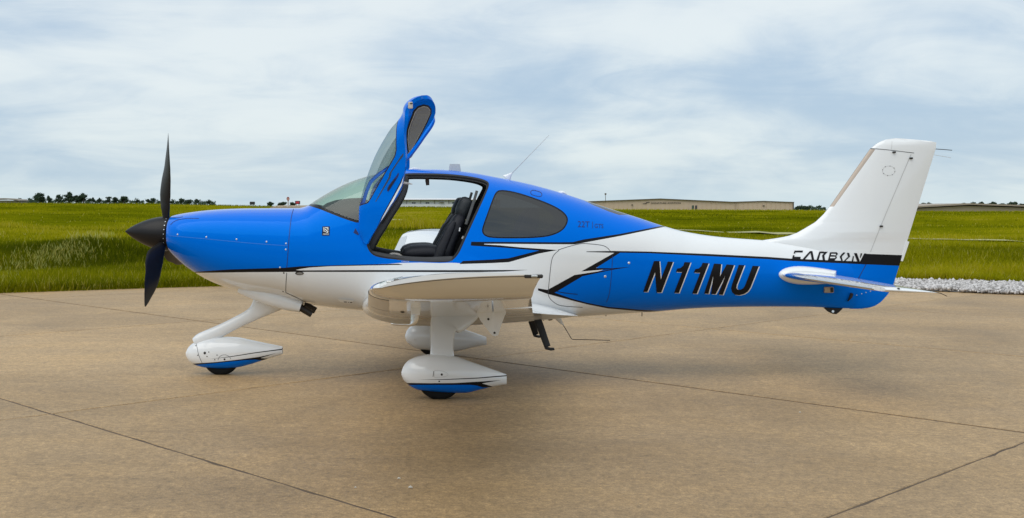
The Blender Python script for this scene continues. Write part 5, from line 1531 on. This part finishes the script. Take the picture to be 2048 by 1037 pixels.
# pale metal hangar seen through the cabin
DP = 300.0
ph = empty('pale_hangar', (far(870, 0, DP)[0], DP - DIST, -1.6))
tag(ph, 'long pale grey metal hangar seen through the open cabin doors', 'hangar')
def rel(o, root): o.location = -np.array(root.location); return o
rel(quadbox('wall', 740, 1000, 400.2, DP, 24, GREYM, ph), ph)
a, b = far(738, 400.4, DP), far(1002, 400.4, DP); tp_ = far(870, 396.4, DP)[2]
rel(rings_mesh('roof', [[(x, a[1] - .8, a[2]), (x, a[1] - .8, a[2] + .12), (x, a[1] + 12, tp_), (x, a[1] + 25, a[2] + .1), (x, a[1] + 25, a[2])] for x in (a[0], b[0])], ROOFW, ph, sharp=15), ph)
rel(box('fascia', (a[0], a[1] - .86, a[2] - .1), (b[0], a[1] - .82, a[2] + .06), TRIM, ph), ph)
for px in np.arange(757, 1000, 28.1):
    q0, q1 = far(px - .4, 401, DP), far(px + .5, 408.3, DP); rel(box('downpipe', (q0[0], q0[1] - .12, q1[2]), (q1[0], q0[1] - .003, q0[2]), TRIM, ph), ph)
GW = pbr('window_dark', (.04, .05, .06), .15, vary=.1)
for px in (773, 801, 827.5, 855, 908, 936, 964):
    for k in (-1.9, 1.9):
        q0, q1 = far(px + k - 1.6, 405, DP), far(px + k + 1.6, 407.7, DP); rel(box('window', (q0[0], q0[1] - .06, q1[2]), (q1[0], q0[1] - .003, q0[2]), GW, ph), ph)
q0, q1 = far(879, 405.2, DP), far(898, 408.2, DP); rel(box('loading_door', (q0[0], q0[1] - .08, q1[2]), (q1[0], q0[1] - .003, q0[2]), ROOFW, ph), ph)
q0, q1 = far(879, 405.0, DP), far(888, 405.6, DP); rel(box('door_canopy', (q0[0], q0[1] - .9, q1[2]), (q1[0], q0[1] - .09, q0[2]), TRIM, ph), ph)
rel(quadbox('base_wall', 739, 1001, 409, DP - .3, .25, ROOFW, ph), ph)
# low roof at the far right and at the far left edge
def low_roof(name, prof, d, label, mat, dp=30):
    e = empty(name, (far(prof[0][0], 0, d)[0], d - DIST, -1.6)); tag(e, label, 'building')
    zb = YH + (EYE + 1.6) * F / d
    pr = [far(px, py, d) for px, py in prof]
    wl_ = [far(prof[0][0] + 3, zb, d)] + [p + (0, 0, -.25) for p in pr] + [far(prof[-1][0] - 3, zb, d)]
    rel(rings_mesh('wall', [[p + np.array([0, dy, 0]) for p in wl_] for dy in (0, dp)], mat, e, sharp=20), e)
    cap = pr + [p + (0, 0, .35) for p in pr[::-1]]
    rel(rings_mesh('roof', [[p + np.array([0, dy, 0]) for p in cap] for dy in (-1, dp + 1)], pbr('shed_roof', (.34, .28, .22), .6, vary=.05, vscale=.3) if dp > 20 else mat, e, sharp=20), e)
    return e
low_roof('tan_shed', [(1796, 417.5), (1935, 410), (2120, 416)], 260.0, 'low tan building with a shallow roof at the right edge beyond the grass', pbr('shed_tan', (.40, .33, .25), .7, vary=.05, vscale=.3))
low_roof('grey_shed', [(-120, 402), (0, 399.6), (12, 399.4), (36, 401.4), (42, 403)], 300.0, 'small grey roof showing over the ridge at the left edge', pbr('shed_grey', (.30, .27, .23), .7, vary=.05, vscale=.3), 5)
# floodlight mast behind the tan hangar
mb = far(1211, 405, 470.0)
ms = sweep('light_mast', [(mb[0], mb[1], -1.6), far(1211, 389.5, 470.0)], [.18, .10], [.18, .10], TRIM, None, segs=8)
tag(ms, 'thin floodlight mast rising behind the left end of the tan hangar', 'light mast')
h_ = far(1211, 388.5, 470.0); box('lamp_head', h_ + (-.35, -.25, -.35), h_ + (.35, .25, .35), TRIM, ms, .08)
# two waste bins and a post at the hangar wall
for px, w, lab, mat in ((1385, 2.2, 'dark green bin at the tan hangar wall, left of the pair', pbr('bin_green', (.02, .05, .03), .6, vary=.1)), (1391.4, 1.8, 'slim black bin at the tan hangar wall, right of the pair', SIGNK)):
    a = far(px - w / 2, 411.2, 378.0); b = far(px + w / 2, 419, 378.0)
    o = sweep('waste_bin', [((a[0] + b[0]) / 2, a[1] - .5, -1.6), ((a[0] + b[0]) / 2, a[1] - .5, a[2] - .15), ((a[0] + b[0]) / 2, a[1] - .5, a[2])], [.28, .33, .2], [.28, .33, .2], mat, None, n=4, segs=16, lateral=(0, 1, 0))
    tag(o, lab, 'bin', 'bins at the hangar wall')
# airfield signs on the ridge
def zmin(x, y): return float(height(x, y))
def airfield_sign(px, py0, py1, w, d, face, label, name):
    c = far(px, py1, d); top = far(px, py0, d)[2]; hw = w / 2 * d / F
    e = empty(name, (c[0], c[1], zmin(c[0], c[1]))); tag(e, label, 'sign', 'airfield signs on the ridge')
    rel(box('sign_panel', (c[0] - hw, c[1] - .12, c[2]), (c[0] + hw, c[1] + .12, top), SIGNK, e, .02), e)
    if face is not None:
        rel(box('sign_face', (c[0] - hw * .72, c[1] - .135, c[2] + (top - c[2]) * .2), (c[0] + hw * .72, c[1] - .122, c[2] + (top - c[2]) * .8), face, e), e)
    for s_ in (-.6, .6):
        rel(sweep('leg', [(c[0] + s_ * hw, c[1], zmin(c[0], c[1]) - .2), (c[0] + s_ * hw, c[1], c[2] + .02)], .03, .03, SEAMW, e, segs=6), e)
airfield_sign(504.7, 403.8, 409.8, 9.6, 76, None, 'plain black airfield sign standing on the grass ridge', 'airfield_sign')
airfield_sign(595.2, 402.2, 408.8, 9.6, 76, pbr('sign_red', (.50, .03, .05), .5, vary=.1), 'black-framed red airfield sign nearest the windshield', 'airfield_sign')
c = far(576.3, 398, 76)
e = empty('round_sign', (c[0], c[1], zmin(c[0], c[1]))); tag(e, 'small round red and white sign on a pale post beyond the cowling', 'sign')
rel(sweep('post', [(c[0], c[1], zmin(c[0], c[1]) - .2), (c[0], c[1], c[2] - .1), (c[0], c[1], c[2])], [.07, .05, .04], [.07, .05, .04], SEAMW, e, segs=8), e)
rel(sweep('sign_disc', [c + (0, -.07, 0), c + (0, -.045, 0)], .13, .10, pbr('sign_brown_red', (.30, .05, .04), .5, vary=.2), e, segs=18, lateral=(1, 0, 0)), e)
rel(sweep('sign_centre', [c + (0, -.076, -.02), c + (0, -.071, -.02)], .06, .045, pbr('sign_cream', (.6, .45, .36), .5, vary=.1), e, segs=14, lateral=(1, 0, 0)), e)
# tan paved strip on the ridge below the signs
pv = [far(px, py, d) for px, py, d in ((540, 415.2, 74.0), (625, 415.2, 74.0), (640, 411.2, 79.0), (556, 411.2, 79.0))]
tag(rings_mesh('pavement', [[p + np.array([0, 0, dz]) for p in pv] for dz in (-.4, 0)], pbr('tan_gravel', (.33, .26, .17), .9, vary=.2, vscale=2), sharp=20), kind='structure')

# ---- trees on the skyline
LEAFM, *_ = ramp_mat('hazed_foliage', [(0, (.035, .060, .042)), (.5, (.058, .092, .058)), (1, (.085, .125, .07))], .8, 'tint', .15, .35)  # leaf colours lightened towards blue: distance haze put into the colour
BARK = pbr('bark', (.06, .045, .035), .9, vary=.3, vscale=3)
def tree(px, top, wpx, base_py, d, kind, label, seed):
    r = np.random.default_rng(seed)
    b = far(px, base_py, d); tp = far(px, top, d)
    zb = b[2] - 2.5
    Ht = tp[2] - b[2]; R = wpx / 2 * d / F
    root = empty('pine_tree' if kind == 'pine' else 'broadleaf_tree', (b[0], b[1], zb)); tag(root, label, 'tree', 'trees on the skyline')
    tr = sweep('trunk', [(0, 0, 0), (r.normal(0, .05) * R, 0, 2.5 + Ht * .4), (r.normal(0, .1) * R, 0, 2.5 + Ht * .85)], [.05 * Ht + .08, .035 * Ht + .05, .04], [.05 * Ht + .08, .035 * Ht + .05, .04], BARK, root, segs=7, sub=2)
    # clumps
    cl = []
    nc = 13 if kind == 'pine' else 15
    for i in range(nc):
        if kind == 'pine':
            f = r.uniform(.05, .97); rr = R * (1.15 - f) ** .6 * r.uniform(.15, 1.25); ang = r.uniform(0, 6.28)
            cl.append((rr * math.cos(ang), rr * math.sin(ang), 2.5 + Ht * f, R * r.uniform(.28, .5), Ht * r.uniform(.09, .16)))
        else:
            f = r.uniform(.0, .82); rr = R * math.sin(min(f * 1.2, 1) * math.pi * .75 + .4) * r.uniform(.1, .85); ang = r.uniform(0, 6.28)
            cl.append((rr * math.cos(ang), rr * math.sin(ang), 2.5 + Ht * f, R * r.uniform(.28, .5), Ht * r.uniform(.15, .24)))
    for (cx_, cy_, cz, a_, b2) in cl[:5]:
        sweep('limb', [(0, 0, min(cz - .2, 2.5 + Ht * .35)), (cx_ * .6, cy_ * .6, cz - b2 * .4), (cx_, cy_, cz)], [.035 * Ht * .6 + .02, .03, .015], [.035 * Ht * .6 + .02, .03, .015], BARK, tr, segs=5)
    Pn, Tn, An = [], [], []
    o = 0
    for (cx_, cy_, cz, a_, b2) in cl:
        n = 90
        u = r.normal(0, 1, (n, 3)); u /= np.linalg.norm(u, axis=1)[:, None]
        c0 = np.array([cx_, cy_, cz]) + u * np.array([a_, a_, b2]) * r.uniform(.35, 1.05, (n, 1))
        s = R * r.uniform(.08, .17, n)
        tri = c0[:, None, :] + r.normal(0, 1, (n, 3, 3)) * s[:, None, None]
        Pn.append(tri.reshape(-1, 3)); Tn.append(np.arange(n * 3).reshape(-1, 3) + o); o += n * 3
        An.append(np.repeat(np.clip(r.normal(.5, .22, n), 0, 1), 3))
    tri_mesh('crown', np.vstack(Pn), np.vstack(Tn), LEAFM, root, attr=np.hstack(An))
TREES = [(80, 386, 24, 403.5, 'b', 'big round dark tree, largest on the left skyline'), (98, 392, 12, 403.5, 'b', 'small tree touching the right side of the big round tree'),
         (117, 391, 15, 403.5, 'p', 'bushy tree just right of the gap after the round tree'), (138, 386.5, 22, 403.5, 'p', 'tall spreading pine left of the tallest pine'),
         (152, 390.5, 13, 403.5, 'p', 'low pine squeezed between two taller pines'), (167, 386, 22, 403.5, 'p', 'tallest open pine of the left skyline row'),
         (186, 395, 9, 404, 'b', 'small lone tree right of the tallest pine'), (199, 396.5, 11, 404, 'b', 'small flat-topped tree, second right of the tallest pine'),
         (217, 395, 14, 404.5, 'p', 'left tree of the middle skyline clump before the propeller'), (229, 394.5, 14, 404.5, 'b', 'centre tree of the middle skyline clump before the propeller'),
         (248, 394.5, 18, 404.8, 'p', 'right tree of the middle skyline clump before the propeller'), (274, 399.5, 10, 405, 'b', 'small bush tree halfway between skyline clumps'),
         (296, 399, 9, 405, 'b', 'small tree second left of the upright propeller blade'), (306, 398, 14, 405, 'p', 'wider tree just left of the upright propeller blade'),
         (343, 402.5, 9, 405.5, 'b', 'tiny tree touching the upright propeller blade on its right'), (363, 398, 12, 406, 'b', 'rounded tree above the front of the cowling'),
         (376, 401, 16, 406, 'b', 'low wide tree over the cowling, right of the rounded one'), (393, 399.5, 11, 406.5, 'p', 'pointed small tree over the cowling'),
         (419, 402, 12, 407, 'b', 'last small tree over the cowling before the black sign'), (540, 404, 14, 411, 'b', 'pale bush tree left of the round sign'),
         (564, 403.5, 17, 411, 'b', 'dark tree directly left of the round sign'), (585, 405, 12, 411, 'b', 'dark small tree between round sign and red sign'),
         (1846, 405, 15, 416, 'b', 'left tree of the pair next to the rudder edge'), (1859, 405, 17, 416, 'b', 'right tree of the pair next to the rudder edge'),
         (1596, 413.5, 14, 417.5, 'b', 'bush tree at the right corner of the tan hangar'), (1612, 414, 18, 417.5, 'b', 'bush tree between tan hangar and tail fin'),
         (1928, 407, 14, 413, 'b', 'tree at the left end of the row over the tan shed'), (1944, 406, 18, 413, 'b', 'second tree over the tan shed roof peak'),
         (1963, 405, 14, 413, 'b', 'third tree over the tan shed, slightly pointed'), (1985, 406, 20, 413, 'b', 'wide fourth tree over the tan shed'),
         (2005, 407.5, 14, 413, 'b', 'fifth tree over the tan shed, lower than its neighbours'), (2024, 404.5, 20, 414, 'p', 'tallest tree over the tan shed at the right'), (2043, 408.5, 14, 415, 'b', 'tree cut by the right edge of the view')]
for k, (px, top, w, base, kd, lab) in enumerate(TREES):
    tree(px, top, w, base, 420.0 if px > 1500 else 320.0, 'pine' if kd == 'p' else 'broad', lab, 100 + k)
# far wood: one low dark mass
r = np.random.default_rng(77)
px = np.r_[r.uniform(30, 72, 1500), r.uniform(340, 432, 1200), r.uniform(1590, 1650, 1000), r.uniform(1915, 2070, 2000), r.uniform(60, 335, 3200)]
d = r.uniform(430, 500, len(px)); x = (px - CX) / F * d
zt_ = EYE - (np.interp(px, RIDGE[:, 0], RIDGE[:, 1]) - YH) * d / F
c0 = np.stack([x, d - DIST, zt_ + r.uniform(-2.5, .9, len(px)) * (.7 + .5 * np.sin(px * .35))], 1)
tri = c0[:, None, :] + r.normal(0, .32, (len(px), 3, 3))
tag(tri_mesh('far_wood', tri.reshape(-1, 3), np.arange(len(px) * 3).reshape(-1, 3), LEAFM, attr=np.repeat(r.uniform(0, .7, len(px)), 3)), 'low dark line of far woods along the horizon', 'woods', kind='stuff')
